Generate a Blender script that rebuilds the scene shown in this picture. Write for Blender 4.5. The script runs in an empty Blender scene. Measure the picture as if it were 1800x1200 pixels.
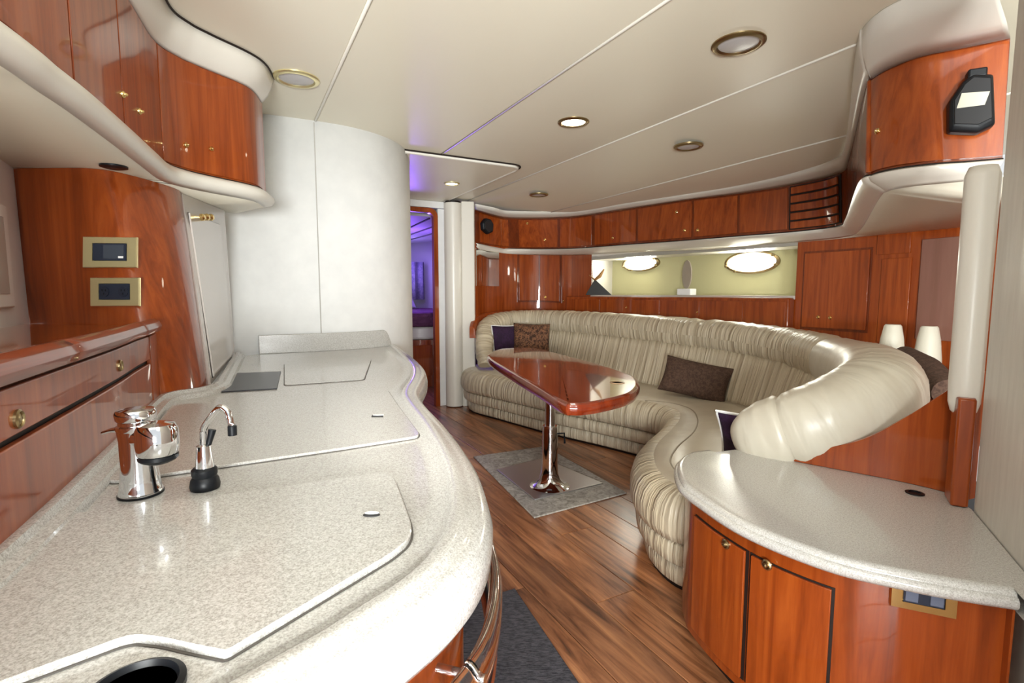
import bpy, bmesh, math, random
from mathutils import Vector, Matrix, noise
random.seed(7)
S = bpy.context.scene
C = S.collection
# ------------------------------------------------------------------ camera, world, light, exposure
F = 900.0; PITCH = math.atan(85/900); H = 1.15
cam = bpy.data.objects.new('camera', bpy.data.cameras.new('camera')); C.objects.link(cam)
cam.data.sensor_width = 36; cam.data.lens = 36*F/1800; cam.data.clip_start = 0.02
cam.location = (0, 0, H); cam.rotation_euler = (math.radians(90)-PITCH, 0, 0)
S.camera = cam
w = bpy.data.worlds.new('world'); S.world = w; w.use_nodes = True
w.node_tree.nodes['Background'].inputs[0].default_value = (0.95, 0.98, 1.0, 1)
w.node_tree.nodes['Background'].inputs[1].default_value = 0.5
def light(name, kind, loc, energy, color=(1,1,1), size=0.1, size_y=None, target=None, spread=None, shape=None):
    d = bpy.data.lights.new(name, kind); o = bpy.data.objects.new(name, d); C.objects.link(o)
    o.location = loc; d.energy = energy; d.color = color
    if kind == 'AREA':
        d.size = size
        if size_y: d.shape = 'RECTANGLE'; d.size_y = size_y
        if shape: d.shape = shape
        if spread: d.spread = math.radians(spread)
    elif kind == 'SPOT':
        d.spot_size = math.radians(120); d.spot_blend = 0.8; d.shadow_soft_size = size
    else: d.shadow_soft_size = size
    if target is not None:
        o.rotation_euler = (Vector(target)-Vector(loc)).to_track_quat('-Z', 'Y').to_euler()
    return o
light('companionway_daylight', 'AREA', (0.12, -2.0, 1.02), 102, (0.97, 1.0, 0.985), 1.7, 0.6, (0.25, 2.2, 2.0), 130)
light('companionway_sky', 'AREA', (0.62, -0.35, 1.98), 9, (.93, .98, 1), 0.7, 0.5, (0.95, 1.4, .6))
def sun_patch(name, loc, target, energy, deg, col=(1, .97, .9)):      # sun coming down through the hatches behind the camera
    o = light(name, 'SPOT', loc, energy, col, .02, target=target); o.data.spot_size = math.radians(deg); o.data.spot_blend = .9
sun_patch('hatch_sun_counter', (.35, -.9, 1.95), (-.19, 1.28, .83), 150, 15)
sun_patch('hatch_sun_floor', (.35, -.9, 1.95), (.45, 2.35, 0), 60, 13, (1, .86, .6))
S.view_settings.view_transform = 'Standard'; S.view_settings.look = 'None'
S.view_settings.exposure = 0.85; S.view_settings.gamma = 1; S.view_settings.use_curve_mapping = False

# ------------------------------------------------------------------ geometry of the place
cp, sp = math.cos(PITCH), math.sin(PITCH)
def ray(px, py):
    u = (px-900)/F; v = (600-py)/F
    return (u, cp+v*sp, -sp+v*cp)
def G(px, py, z):                       # point on the level z seen at px,py
    r = ray(px, py); t = (z-H)/r[2]
    return Vector((r[0]*t, r[1]*t, z))
def PY(px, py, Y):                      # point at distance Y
    r = ray(px, py); t = Y/r[1]
    return Vector((r[0]*t, Y, H+r[2]*t))
def proj(p):
    z = p[2]-H; d = p[1]*cp-z*sp
    return (900+F*p[0]/d, 600-F*(p[1]*sp+z*cp)/d)
A = Vector((-.471, .882, 0)); B = Vector((.882, .471, 0))   # fore-aft and athwartship directions
def ab(a, b, z=0.0): return A*a + B*b + Vector((0, 0, z))
def vec(p): return Vector(p) if len(p) == 3 else Vector((p[0], p[1], 0))
def cr(pts, n=8, closed=False):         # Catmull-Rom through the points
    pts = [vec(p) for p in pts]; out = []; N = len(pts)
    rng = range(N if closed else N-1)
    for i in rng:
        p1 = pts[i]; p2 = pts[(i+1) % N]
        p0 = pts[(i-1) % N] if (closed or i > 0) else p1*2-p2
        p3 = pts[(i+2) % N] if (closed or i+2 < N) else p2*2-p1
        for k in range(n):
            t = k/n
            out.append(0.5*((2*p1)+(p2-p0)*t+(2*p0-5*p1+4*p2-p3)*t*t+(3*p1-p0-3*p2+p3)*t**3))
    if not closed: out.append(pts[-1].copy())
    return out
def resample(pts, n):
    L = [0]
    for i in range(1, len(pts)): L.append(L[-1]+(pts[i]-pts[i-1]).length)
    out = []; j = 0
    for k in range(n+1):
        s = L[-1]*k/n
        while j < len(L)-2 and L[j+1] < s: j += 1
        d = L[j+1]-L[j] or 1
        out.append(pts[j].lerp(pts[j+1], min(1, (s-L[j])/d)))
    return out
def tangents(path, closed=False):
    N = len(path); T = []
    for i in range(N):
        if closed: t = path[(i+1) % N]-path[i-1]
        else: t = path[min(i+1, N-1)]-path[max(i-1, 0)]
        T.append(t.normalized() if t.length > 0 else Vector((1, 0, 0)))
    return T
def offs(path, o, closed=False, dz=0):  # positive = to the right of travel
    T = tangents(path, closed)
    return [p+Vector((t.y, -t.x, 0)).normalized()*o+Vector((0, 0, dz)) for p, t in zip(path, T)]

# ------------------------------------------------------------------ mesh helpers
class M_:
    def __init__(s): s.v = []; s.f = []; s.uv = []
    def add(s, v, f, uv=None):
        b = len(s.v); s.v += [tuple(p) for p in v]
        for k, q in enumerate(f):
            s.f.append([b+i for i in q])
            s.uv.append(uv[k] if uv else [(0, 0)]*len(q))
        return s
    def grid(s, rows, wrap=False, cap=False):   # rows of points; u runs along a row
        n = len(rows[0]); m = len(rows); v = [p for r in rows for p in r]; f = []; uv = []
        U = [0]
        for i in range(1, n): U.append(U[-1]+(rows[m//2][i]-rows[m//2][i-1]).length)
        V = [0]
        for j in range(1, m+1): V.append(V[-1]+(rows[j % m][n//2]-rows[j-1][n//2]).length)
        for j in range(m if wrap else m-1):
            j2 = (j+1) % m
            for i in range(n-1):
                f.append((j*n+i, j*n+i+1, j2*n+i+1, j2*n+i))
                uv.append([(U[i], V[j]), (U[i+1], V[j]), (U[i+1], V[j+1]), (U[i], V[j+1])])
        if wrap and cap:
            for i in (0, n-1):
                q = [j*n+i for j in range(m)]
                f.append(q if i else q[::-1]); uv.append([(0, 0)]*m)
        return s.add(v, f, uv)
    def box(s, c, d, rot=None):
        c = Vector(c); v = []
        for x in (-.5, .5):
            for y in (-.5, .5):
                for z in (-.5, .5):
                    p = Vector((x*d[0], y*d[1], z*d[2]))
                    if rot is not None: p = rot @ p
                    v.append(c+p)
        return s.add(v, [(0, 1, 3, 2), (4, 6, 7, 5), (0, 4, 5, 1), (2, 3, 7, 6), (0, 2, 6, 4), (1, 5, 7, 3)])
    def tube(s, path, r, n=10, sq=1.0, cap=True):
        path = [vec(p) for p in path]
        T = tangents(path); rows = [[] for _ in range(n)]
        up = Vector((0, 0, 1))
        for i, (p, t) in enumerate(zip(path, T)):
            if abs(t.dot(up)) > .98: up2 = Vector((0, 1, 0))
            else: up2 = up
            x = t.cross(up2).normalized(); y = x.cross(t).normalized()
            rr = r[i] if isinstance(r, (list, tuple)) else r
            for k in range(n):
                a = 2*math.pi*k/n
                rows[k].append(p+x*math.cos(a)*rr+y*math.sin(a)*rr*sq)
        return s.grid(rows, True, cap)
    def lathe(s, c, prof, n=24, axis=None, cap=True):   # prof: (r, h)
        c = Vector(c); ax = (axis or Vector((0, 0, 1))).normalized()
        x = ax.orthogonal().normalized(); y = ax.cross(x)
        m = len(prof); v = []; f = []
        for r, h in prof:
            for k in range(n):
                a = 2*math.pi*k/n; v.append(c+ax*h+(x*math.cos(a)+y*math.sin(a))*r)
        for j in range(m-1):
            for k in range(n):
                k2 = (k+1) % n; f.append((j*n+k, j*n+k2, (j+1)*n+k2, (j+1)*n+k))
        if cap:
            f.append(tuple(range(n))[::-1]); f.append(tuple((m-1)*n+k for k in range(n)))
        return s.add(v, f)
    def poly(s, pts, z0=None, z1=None):     # prism from a plan outline
        if z0 is None: return s.add(pts, [tuple(range(len(pts)))])
        n = len(pts); v = [Vector((p[0], p[1], z0)) for p in pts]+[Vector((p[0], p[1], z1)) for p in pts]
        f = [(i, (i+1) % n, n+(i+1) % n, n+i) for i in range(n)]
        f += [tuple(range(n))[::-1], tuple(range(n, 2*n))]
        return s.add(v, f)
    def rings(s, rings, cap0=True, cap1=True):  # closed rings stacked
        n = len(rings[0]); v = [p for r in rings for p in r]; f = []; uv = []
        U = [0]
        for i in range(1, n+1): U.append(U[-1]+(rings[0][i % n]-rings[0][i-1]).length)
        V = [0]
        for j in range(1, len(rings)): V.append(V[-1]+(rings[j][0]-rings[j-1][0]).length)
        for j in range(len(rings)-1):
            for i in range(n):
                i2 = (i+1) % n; f.append((j*n+i, j*n+i2, (j+1)*n+i2, (j+1)*n+i))
                uv.append([(U[i], V[j]), (U[i+1], V[j]), (U[i+1], V[j+1]), (U[i], V[j+1])])
        k = (len(rings)-1)*n
        if cap0: f.append(tuple(range(n))[::-1]); uv.append([(v[i][0], v[i][1]) for i in range(n)][::-1])
        if cap1: f.append(tuple(range(k, k+n))); uv.append([(v[k+i][0]*.1, v[k+i][1]*.1) for i in range(n)])
        return s.add(v, f, uv)
    def build(s, name, mat, parent=None, smooth=True, bevel=0, solid=0, sub=0, weld=True, angle=40, loc=None):
        me = bpy.data.meshes.new(name); me.from_pydata(s.v, [], s.f)
        ul = me.uv_layers.new(name='UVMap'); k = 0
        for fu in s.uv:
            for u in fu: ul.data[k].uv = u; k += 1
        bm = bmesh.new(); bm.from_mesh(me)
        if weld: bmesh.ops.remove_doubles(bm, verts=bm.verts, dist=1e-5)
        bmesh.ops.recalc_face_normals(bm, faces=bm.faces)
        bm.to_mesh(me); bm.free()
        me.materials.append(mat)
        if smooth:
            me.polygons.foreach_set('use_smooth', [True]*len(me.polygons))
            me.set_sharp_from_angle(angle=math.radians(angle))
            for p in me.polygons:
                if p.loop_total > 6: p.use_smooth = False
        o = bpy.data.objects.new(name, me); C.objects.link(o)
        if parent is not None: o.parent = parent
        if loc is not None: o.location = loc
        if sub:
            q = o.modifiers.new('sub', 'SUBSURF'); q.levels = sub; q.render_levels = sub
        if solid:
            q = o.modifiers.new('solid', 'SOLIDIFY'); q.thickness = solid; q.offset = 0
        if bevel:
            q = o.modifiers.new('bevel', 'BEVEL'); q.width = bevel; q.segments = 2; q.limit_method = 'ANGLE'; q.angle_limit = math.radians(35)
        return o
def tag(o, label, cat, group=None):
    o['label'] = label; o['category'] = cat
    if group: o['group'] = group
    return o
def struct(o): o['kind'] = 'structure'; return o
def thing(name, label, cat, group=None, loc=(0, 0, 0)):
    o = bpy.data.objects.new(name, None); C.objects.link(o); o.empty_display_size = .1
    return tag(o, label, cat, group)
def frame(name):
    o = bpy.data.objects.new(name, None); C.objects.link(o); return struct(o)

class Surf:                              # surface between a lower and an upper polyline
    def __init__(s, lo, hi, n=8):
        s.lo = cr(lo, n); s.hi = cr(hi, n); s.n = len(s.lo)-1
    def line(s, L, u):
        x = max(0, min(1, u))*s.n; i = min(int(x), s.n-1); return L[i].lerp(L[i+1], x-i)
    def P(s, u, v): return s.line(s.lo, u).lerp(s.line(s.hi, u), v) if 0 <= v <= 1 else s.line(s.lo, u)*(1-v)+s.line(s.hi, u)*v
    def N(s, u, v):
        e = 1.0/s.n
        n = (s.P(u+e, v)-s.P(u-e, v)).cross(s.P(u, 1)-s.P(u, 0)).normalized()
        return n
    def uv(s, px, py):
        best = None
        for i in range(161):
            for j in range(0, 21):
                q = proj(s.P(i/160, j/20)); d = (q[0]-px)**2+(q[1]-py)**2
                if best is None or d < best[0]: best = (d, i/160, j/20)
        d, u, v = best; st = 1/160; sv = 1/20
        for _ in range(22):
            for du, dv in ((st, 0), (-st, 0), (0, sv), (0, -sv)):
                u2 = max(0, min(1, u+du)); v2 = v+dv
                q = proj(s.P(u2, v2)); d2 = (q[0]-px)**2+(q[1]-py)**2
                if d2 < d: d, u, v = d2, u2, v2; break
            else: st *= .5; sv *= .5
        return u, v
    def at(s, px, py, off=0):
        u, v = s.uv(px, py); return s.P(u, v)+s.N(u, v)*off
    def slab(s, u0, u1, v0, v1, o0, o1, nu=None, nv=1, m=None):
        m = m or M_(); nu = nu or max(2, int(abs(u1-u0)*s.n*1.2)+1)
        def row(v, o): return [s.P(u0+(u1-u0)*i/nu, v)+s.N(u0+(u1-u0)*i/nu, v)*o for i in range(nu+1)]
        rows = [row(v0+(v1-v0)*j/nv, o1) for j in range(nv+1)]+[row(v1+(v0-v1)*j/nv, o0) for j in range(nv+1)]
        return m.grid(rows, True, True)
    def pslab(s, p0, p1, o0, o1, **k):   # between two pixels of the photograph (lower left, upper right)
        u0, v0 = s.uv(*p0); u1, v1 = s.uv(*p1)
        return s.slab(min(u0, u1), max(u0, u1), min(v0, v1), max(v0, v1), o0, o1, **k)

# ------------------------------------------------------------------ materials
def mat(name, col=(.5, .5, .5), rough=.5, metal=0, coat=0, coat_rough=.05, emis=None, estr=0, spec=.5, trans=0, ior=1.45, alpha=1):
    m = bpy.data.materials.new(name); m.use_nodes = True; b = m.node_tree.nodes['Principled BSDF']
    b.inputs['Base Color'].default_value = (*col, 1); b.inputs['Roughness'].default_value = rough
    b.inputs['Metallic'].default_value = metal; b.inputs['Coat Weight'].default_value = coat
    b.inputs['Coat Roughness'].default_value = coat_rough; b.inputs['Specular IOR Level'].default_value = spec
    b.inputs['Transmission Weight'].default_value = trans; b.inputs['IOR'].default_value = ior
    if emis: b.inputs['Emission Color'].default_value = (*emis, 1); b.inputs['Emission Strength'].default_value = estr
    return m
def nd(m, t, **k):
    n = m.node_tree.nodes.new(t)
    for a, v in k.items(): setattr(n, a, v)
    return n
def lk(m, a, b): m.node_tree.links.new(a, b)
def coords(m, kind='Object', scale=(1, 1, 1), rand=False):
    tc = nd(m, 'ShaderNodeTexCoord'); mp = nd(m, 'ShaderNodeMapping'); mp.inputs['Scale'].default_value = scale
    lk(m, tc.outputs[kind], mp.inputs['Vector'])
    if rand:
        oi = nd(m, 'ShaderNodeObjectInfo'); mu = nd(m, 'ShaderNodeVectorMath', operation='SCALE'); mu.inputs[0].default_value = (37, 91, 13)
        lk(m, oi.outputs['Random'], mu.inputs['Scale']); lk(m, mu.outputs[0], mp.inputs['Location'])
    return mp.outputs['Vector']
def noise_tex(m, v, scale, detail=4, rough=.6, dist=0):
    n = nd(m, 'ShaderNodeTexNoise'); n.inputs['Scale'].default_value = scale; n.inputs['Detail'].default_value = detail
    n.inputs['Roughness'].default_value = rough; n.inputs['Distortion'].default_value = dist
    lk(m, v, n.inputs['Vector']); return n
def ramp(m, fac, stops):
    r = nd(m, 'ShaderNodeValToRGB'); e = r.color_ramp.elements
    while len(e) < len(stops): e.new(.5)
    for i, (p, c) in enumerate(stops): e[i].position = p; e[i].color = (*c, 1)
    lk(m, fac, r.inputs['Fac']); return r.outputs['Color']
def bump(m, h, strength=.2, dist=.01):
    b = nd(m, 'ShaderNodeBump'); b.inputs['Strength'].default_value = strength; b.inputs['Distance'].default_value = dist
    lk(m, h, b.inputs['Height']); lk(m, b.outputs['Normal'], m.node_tree.nodes['Principled BSDF'].inputs['Normal'])
def base(m, c): lk(m, c, m.node_tree.nodes['Principled BSDF'].inputs['Base Color'])
def wood(name, dark, mid, lite, scale=(28, 28, 1.6), rough=.35, coat=.65, rand=False):
    m = mat(name, mid, rough, coat=coat, coat_rough=.04, spec=.25)
    v = coords(m, 'Object', scale, rand); n = noise_tex(m, v, 1.0, 5, .62, .6)
    base(m, ramp(m, n.outputs['Fac'], [(.3, dark), (.5, mid), (.72, lite)])); return m
cherry = wood('cherry_wood', (.175, .029, .0035), (.27, .048, .006), (.37, .078, .011))
cherry_door = wood('cherry_door', (.185, .031, .004), (.285, .052, .0065), (.385, .084, .012), rand=True)
cherry_rail = wood('cherry_rail', (.13, .021, .007), (.19, .033, .010), (.26, .05, .015), (3, 3, 40))
table_wood = wood('table_wood', (.11, .012, .004), (.19, .024, .006), (.27, .042, .010), (20, 2.2, 6), .2, 1.0)
cherry_shadow = wood('cherry_shaded', (.10, .017, .003), (.15, .026, .004), (.20, .038, .006))  # darker cherry copy, shade of the door gaps put into its colour
dark_gap = mat('dark_gap', (.012, .006, .004), .6)
def solid_surface():
    m = mat('speckled_counter', (.6, .58, .53), .22, coat=.5, coat_rough=.06)
    v = coords(m); n = noise_tex(m, v, 420, 2, .7); n2 = noise_tex(m, v, 160, 2, .6)
    mx = nd(m, 'ShaderNodeMix', data_type='RGBA'); mx.inputs['Factor'].default_value = .5
    lk(m, ramp(m, n.outputs['Fac'], [(.38, (.27, .255, .235)), (.5, (.52, .51, .485)), (.66, (.72, .72, .71))]), mx.inputs[6])
    lk(m, ramp(m, n2.outputs['Fac'], [(.35, (.44, .425, .40)), (.6, (.60, .595, .575))]), mx.inputs[7])
    base(m, mx.outputs[2]); return m
stone = solid_surface()
stone2 = solid_surface(); stone2.name = 'pale_counter'
vinyl = mat('cream_vinyl', (.82, .775, .64), .42, coat=.15, coat_rough=.3)
_n = noise_tex(vinyl, coords(vinyl), 260, 2); bump(vinyl, _n.outputs['Fac'], .08, .002)
vinyl_trim = mat('cream_trim_vinyl', (.72, .69, .62), .36, coat=.25, coat_rough=.25)
white_wall = mat('white_vinyl', (.86, .85, .83), .5)
_n = noise_tex(white_wall, coords(white_wall), 9, 3); base(white_wall, ramp(white_wall, _n.outputs['Fac'], [(.3, (.76, .765, .76)), (.7, (.82, .825, .815))]))
beige_wall = mat('beige_panel', (.66, .64, .58), .4)
_n = noise_tex(beige_wall, coords(beige_wall, 'Object', (6, 6, .8)), 6, 4); base(beige_wall, ramp(beige_wall, _n.outputs['Fac'], [(.3, (.60, .575, .52)), (.7, (.70, .68, .62))]))
gloss_white = mat('gloss_panel', (.62, .57, .54), .16, coat=.6)
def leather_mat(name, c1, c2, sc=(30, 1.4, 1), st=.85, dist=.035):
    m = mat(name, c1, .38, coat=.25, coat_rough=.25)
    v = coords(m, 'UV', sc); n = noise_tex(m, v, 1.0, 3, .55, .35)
    base(m, ramp(m, n.outputs['Fac'], [(.3, c2), (.62, c1)])); bump(m, n.outputs['Fac'], st, dist); return m  # pleat shade put into the colour: hollows of the bump are darker
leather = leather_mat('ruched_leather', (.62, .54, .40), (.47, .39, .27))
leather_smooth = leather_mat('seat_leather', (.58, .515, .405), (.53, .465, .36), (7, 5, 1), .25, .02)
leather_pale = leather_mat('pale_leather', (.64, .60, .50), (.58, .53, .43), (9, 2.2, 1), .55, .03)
piping = mat('leather_piping', (.30, .25, .18), .5)
chrome = mat('chrome', (.80, .81, .83), .06, 1)
steel = mat('brushed_steel', (.58, .58, .6), .38, 1)
brass = mat('brass', (.83, .62, .27), .16, 1)
old_brass = mat('aged_brass', (.36, .28, .15), .3, 1)
pale_brass = mat('satin_brass', (.80, .72, .42), .3, .85)
black = mat('black_plastic', (.006, .007, .009), .4, spec=.3)
black_soft = mat('black_rubber', (.02, .02, .022), .55)
navy = mat('dark_socket', (.02, .026, .045), .3)
white_pl = mat('white_plastic', (.85, .85, .85), .35)
mirror = mat('mirror', (.82, .84, .80), .02, 1)
lamp_off = mat('frosted_lens', (.55, .54, .55), .3)
lamp_on = mat('lit_lens', (1, 1, .9), .3, emis=(1, .93, .72), estr=9)
pane_lit = mat('daylit_pane', (1, 1, 1), .2, emis=(1, 1, .96), estr=3.2)
green_wall = mat('niche_lining', (.55, .53, .30), .6)
acrylic = mat('clear_acrylic', (1, .93, .86), .02, trans=1, ior=1.45)
taupe = mat('taupe', (.34, .29, .23), .6)
def fabric(name, c1, c2, sc):
    m = mat(name, c1, .85); n = noise_tex(m, coords(m, 'Object'), sc, 3, .7, 1.0)
    base(m, ramp(m, n.outputs['Fac'], [(.42, c1), (.58, c2)])); return m
leopard = fabric('leopard_fabric', (.035, .014, .008), (.22, .10, .05), 45)
brown_fab = fabric('brown_fabric', (.055, .028, .018), (.10, .055, .036), 60)
purple_fab = fabric('plum_fabric', (.022, .006, .028), (.035, .010, .045), 30)
mat_dark = mat('dark_mat', (.045, .045, .055), .75)
_v = coords(mat_dark, 'Object', (1, 4.5, 1)); _n = noise_tex(mat_dark, _v, 55, 3, .7)
base(mat_dark, ramp(mat_dark, _n.outputs['Fac'], [(.38, (.018, .018, .024)), (.62, (.085, .082, .095))])); bump(mat_dark, _n.outputs['Fac'], .8, .004)
mat_pale = mat('marbled_mat', (.4, .37, .33), .7)
_n = noise_tex(mat_pale, coords(mat_pale), 26, 6, .7, 1.2)
base(mat_pale, ramp(mat_pale, _n.outputs['Fac'], [(.32, (.16, .145, .12)), (.5, (.36, .335, .30)), (.7, (.55, .52, .48))])); bump(mat_pale, _n.outputs['Fac'], .4, .003)
def plank_mat():
    m = mat('floor_plank', (.2, .1, .05), .34, coat=.3, coat_rough=.2)
    v = coords(m, 'Object', (1.1, 13, 1), True); n = noise_tex(m, v, 1.4, 7, .66, 1.0)
    oi = nd(m, 'ShaderNodeObjectInfo')
    col = ramp(m, n.outputs['Fac'], [(.30, (.06, .027, .014)), (.42, (.24, .098, .042)), (.55, (.42, .19, .088)), (.72, (.62, .31, .13))])
    v2 = coords(m, 'Object', (1, 2.5, 1), True); n2 = noise_tex(m, v2, 1.3, 3)
    mx = nd(m, 'ShaderNodeMix', data_type='RGBA', blend_type='MULTIPLY'); mx.inputs['Factor'].default_value = .8
    lk(m, col, mx.inputs[6]); lk(m, ramp(m, n2.outputs['Fac'], [(.35, (.55, .5, .5)), (.65, (1.15, 1.05, .95))]), mx.inputs[7])
    base(m, mx.outputs[2]); bump(m, n.outputs['Fac'], .12, .002); return m
plank = plank_mat()

# ------------------------------------------------------------------ floor
fl = frame('floor')
M_().poly([ab(-.8, -1.3), ab(-.8, 4), ab(9, 4), ab(9, -1.3)], -.06, -.014).build('subfloor', dark_gap, fl)
PL, PW = 1.25, .185
pm = None; R2 = Matrix(((A.x, B.x, 0), (A.y, B.y, 0), (0, 0, 1)))
for i in range(-2, 17):
    shift = ((i*0.413) % 1)*PL
    for j in range(-1, 6):
        a0 = -.4+j*PL+shift; b0 = i*PW+.02
        if pm is None:
            m = M_().box((0, 0, 0), (PL-.003, PW-.0035, .014)); o = m.build('plank', plank, fl, False, .0015); pm = o
        else:
            o = pm.copy(); C.objects.link(o)
        o.location = ab(a0+PL/2, b0+PW/2, -.007); o.rotation_euler = (0, 0, math.atan2(A.y, A.x)); o.name = 'plank'

# ------------------------------------------------------------------ ceiling
def cz(b): return 2.07 if b <= 2.07 else (2.07-(b-2.07)*.102 if b < 2.9 else 1.985-(b-2.9)*.095)
ce = frame('ceiling')
seams = [-1.7, .41, 1.24, 2.07, 2.9, 3.75]
for k in range(5):
    b0, b1 = seams[k]+.004, seams[k+1]-.004; m = M_(); rows = []
    nb = 4
    for (dz) in (0, .03):
        pass
    lo = [[ab(a, b0+(b1-b0)*i/nb, cz(b0+(b1-b0)*i/nb)) for a in (-.7, 1, 3, 6.2)] for i in range(nb+1)]
    hi = [[p+Vector((0, 0, .03)) for p in r] for r in lo[::-1]]
    m.grid(lo+hi, True, True).build('ceiling_panel', vinyl, ce, True, .006)
m = M_().grid([[ab(a, b, cz(b)+.035) for a in (-.7, 6.2)] for b in (-1.7, 1, 2.07, 2.9, 3.8)]).build('light_block_slab', dark_gap, ce, solid=.02)  # unseen slab above the panels, added to block light
for b in seams[1:5]:
    M_().tube([ab(-.7, b, cz(b)+.001), ab(3.3 if b == 1.24 else 6, b, cz(b)+.001)], .0065, 8).build('seam_bead', vinyl_trim, ce)
# lower panel over the passage, rounded corner, with its rim
def passage_outline(i=0):
    c = [(3.33+i, .2)]
    for k in range(9):
        t = k/8*math.pi/2; c.append((3.33+i+.10-.10*math.cos(math.pi/2-t) if False else 3.33+i+.1*(1-math.cos(t)) , 1.86-i-.1*(1-math.sin(t)) if False else 1.76-i+.1*math.sin(t)))
    c.append((5.1, 1.86-i)); return c
ol = passage_outline()
M_().poly([ab(a, b) for a, b in ol]+[ab(5.1, .2)], 2.052, 2.069).build('passage_panel', vinyl, ce, bevel=.004)
M_().tube([ab(a, b, 2.060) for a, b in ol], .013, 8).build('panel_rim', vinyl_trim, ce)
M_().tube([ab(a-.018, b+.018, 2.066) for a, b in ol], .006, 6).build('rim_gap', dark_gap, ce)

# ------------------------------------------------------------------ downlights
def downlight(px, py, z, r, on, label, rim=old_brass):
    c = G(px, py, z); t = thing('downlight', label, 'ceiling light', 'round recessed ceiling lights')
    t.location = c
    k = Vector((0, 0, 0)); d = Vector((0, 0, -1))
    M_().lathe(k, [(r, -.004), (r, .004), (r*.93, .009), (r*.8, .010), (r*.74, .004), (r*.74, -.004)], 36, d, False).build('rim', rim, t)
    M_().lathe(k, [(r*.75, -.002), (r*.75, .003), (r*.5, .006), (r*.1, .007)], 30, d).build('lens', lamp_on if on else lamp_off, t)
    if on: light('downlight_lamp', 'SPOT', c-Vector((0, 0, .03)), on, (1, .9, .72), .05, target=c-Vector((0, 0, 1)))
    return t
downlight(521, 138, 2.07, .095, 0, 'unlit round downlight over the galley, left of the ceiling seam', pale_brass)
downlight(1008, 214, 2.07, .085, 6, 'lit round downlight in the middle of the saloon ceiling')
downlight(1298, 76, 2.07, .095, 0, 'large unlit round downlight nearest the black speaker')
downlight(1210, 257, 2.022, .085, 0, 'unlit dark-rimmed downlight between the lit one and the louvred lockers')
downlight(947, 342, 2.022, .085, 0, 'farthest unlit downlight, over the far end of the sofa')
downlight(794, 322, 2.052, .065, 4, 'small lit downlight above the forward doorway', pale_brass)

# ------------------------------------------------------------------ walls: galley side
WH = 2.07
wg = [(-1.60, 2.58), (-1.34, 2.72), (-1.069, 2.85), (-.90, 2.96), (-.765, 3.13), (-.700, 3.36), (-.715, 3.62), (-.80, 3.9)]
pth = cr(wg, 8)
m = M_(); m.grid([[p+Vector((0, 0, z)) for p in pth] for z in (0, 1, WH)]).build('wall_galley', white_wall, None, solid=.02)
struct(bpy.data.objects['wall_galley'])
s0 = Vector((-1.062, 2.842, 0))
struct(M_().tube([s0+Vector((0, 0, .93)), s0+Vector((0, 0, WH-.01))], .003, 6).build('trim_1', mat('seam_grey', (.45, .43, .4), .6)))
# passage side behind, forward bulkhead with doorway
struct(M_().grid([[Vector((x, y, z)) for x, y in ((-.80, 3.9), (-1.12, 4.35), (-1.45, 4.78))] for z in (0, WH)]).build('wall_passage', white_wall, None, solid=.03))
J = Vector((-.737, 5.156, 0)); Jl = J-B*.62
wf = frame('wall_front')
def bulk(t0, t1, z0, z1, name='bulkhead_panel', mt=white_wall, par=wf, th=.04):
    p = J+B*t0; q = J+B*t1; n = A*th
    return M_().poly([p, q, q+n, p+n], z0, z1).build(name, mt, par, bevel=.003)
bulk(-.95, -.62, 0, 2.05); bulk(-.615, 0.07, 1.985, 2.05); bulk(.004, .072, 0, 1.98)
# wooden frame with rounded top corners
fr = []
hw = .62
for (t, z) in [(0, 0), (0, 1.0), (0, 1.90)]+[(-.08+.08*math.cos(k/6*math.pi/2), 1.90+.08*math.sin(k/6*math.pi/2)) for k in range(1, 7)]+[(-hw+.08-.08*math.sin(k/6*math.pi/2), 1.90+.08*math.cos(k/6*math.pi/2)) for k in range(0, 7)]+[(-hw, 0)]:
    fr.append(J+B*t+Vector((0, 0, z)))
d1 = frame('door_1')
n0 = -A*.012; n1 = A*.05
def inn(t, z, w=.045): return None
fin = []
w_ = .045
for (t, z) in [(-w_, 0), (-w_, 1.0), (-w_, 1.89)]+[(-w_-.06+.06*math.cos(k/6*math.pi/2), 1.89+.045*math.sin(k/6*math.pi/2)) for k in range(1, 7)]+[(-hw+w_+.06-.06*math.sin(k/6*math.pi/2), 1.89+.045*math.cos(k/6*math.pi/2)) for k in range(0, 7)]+[(-hw+w_, 0)]:
    fin.append(J+B*t+Vector((0, 0, z)))
M_().grid([[p+n0 for p in fr], [p+n0 for p in fin], [p+n1 for p in fin], [p+n1 for p in fr]], True, True).build('door_frame', cherry, d1, bevel=.003)
# column beside the doorway
pc = Vector((-.585, 5.16, 0))
col = thing('column', 'cream half-round padded column right of the forward doorway', 'column')
M_().lathe(pc, [(.088, .01), (.088, 2.03)], 28).build('column_shaft', vinyl_trim, col, angle=60)
M_().lathe(pc, [(.075, 2.03), (.075, 2.05)], 28).build('column_top_gap', dark_gap, col)  # dark disc standing in for the black gap above the shaft
q0 = Vector((-.50, 5.13, 0))
M_().poly([q0, q0+Vector((.125, .03, 0)), q0+Vector((.125, .12, 0)), q0+Vector((0, .12, 0))], 0, 2.05).build('column_strip', vinyl_trim, col, bevel=.008)

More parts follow.
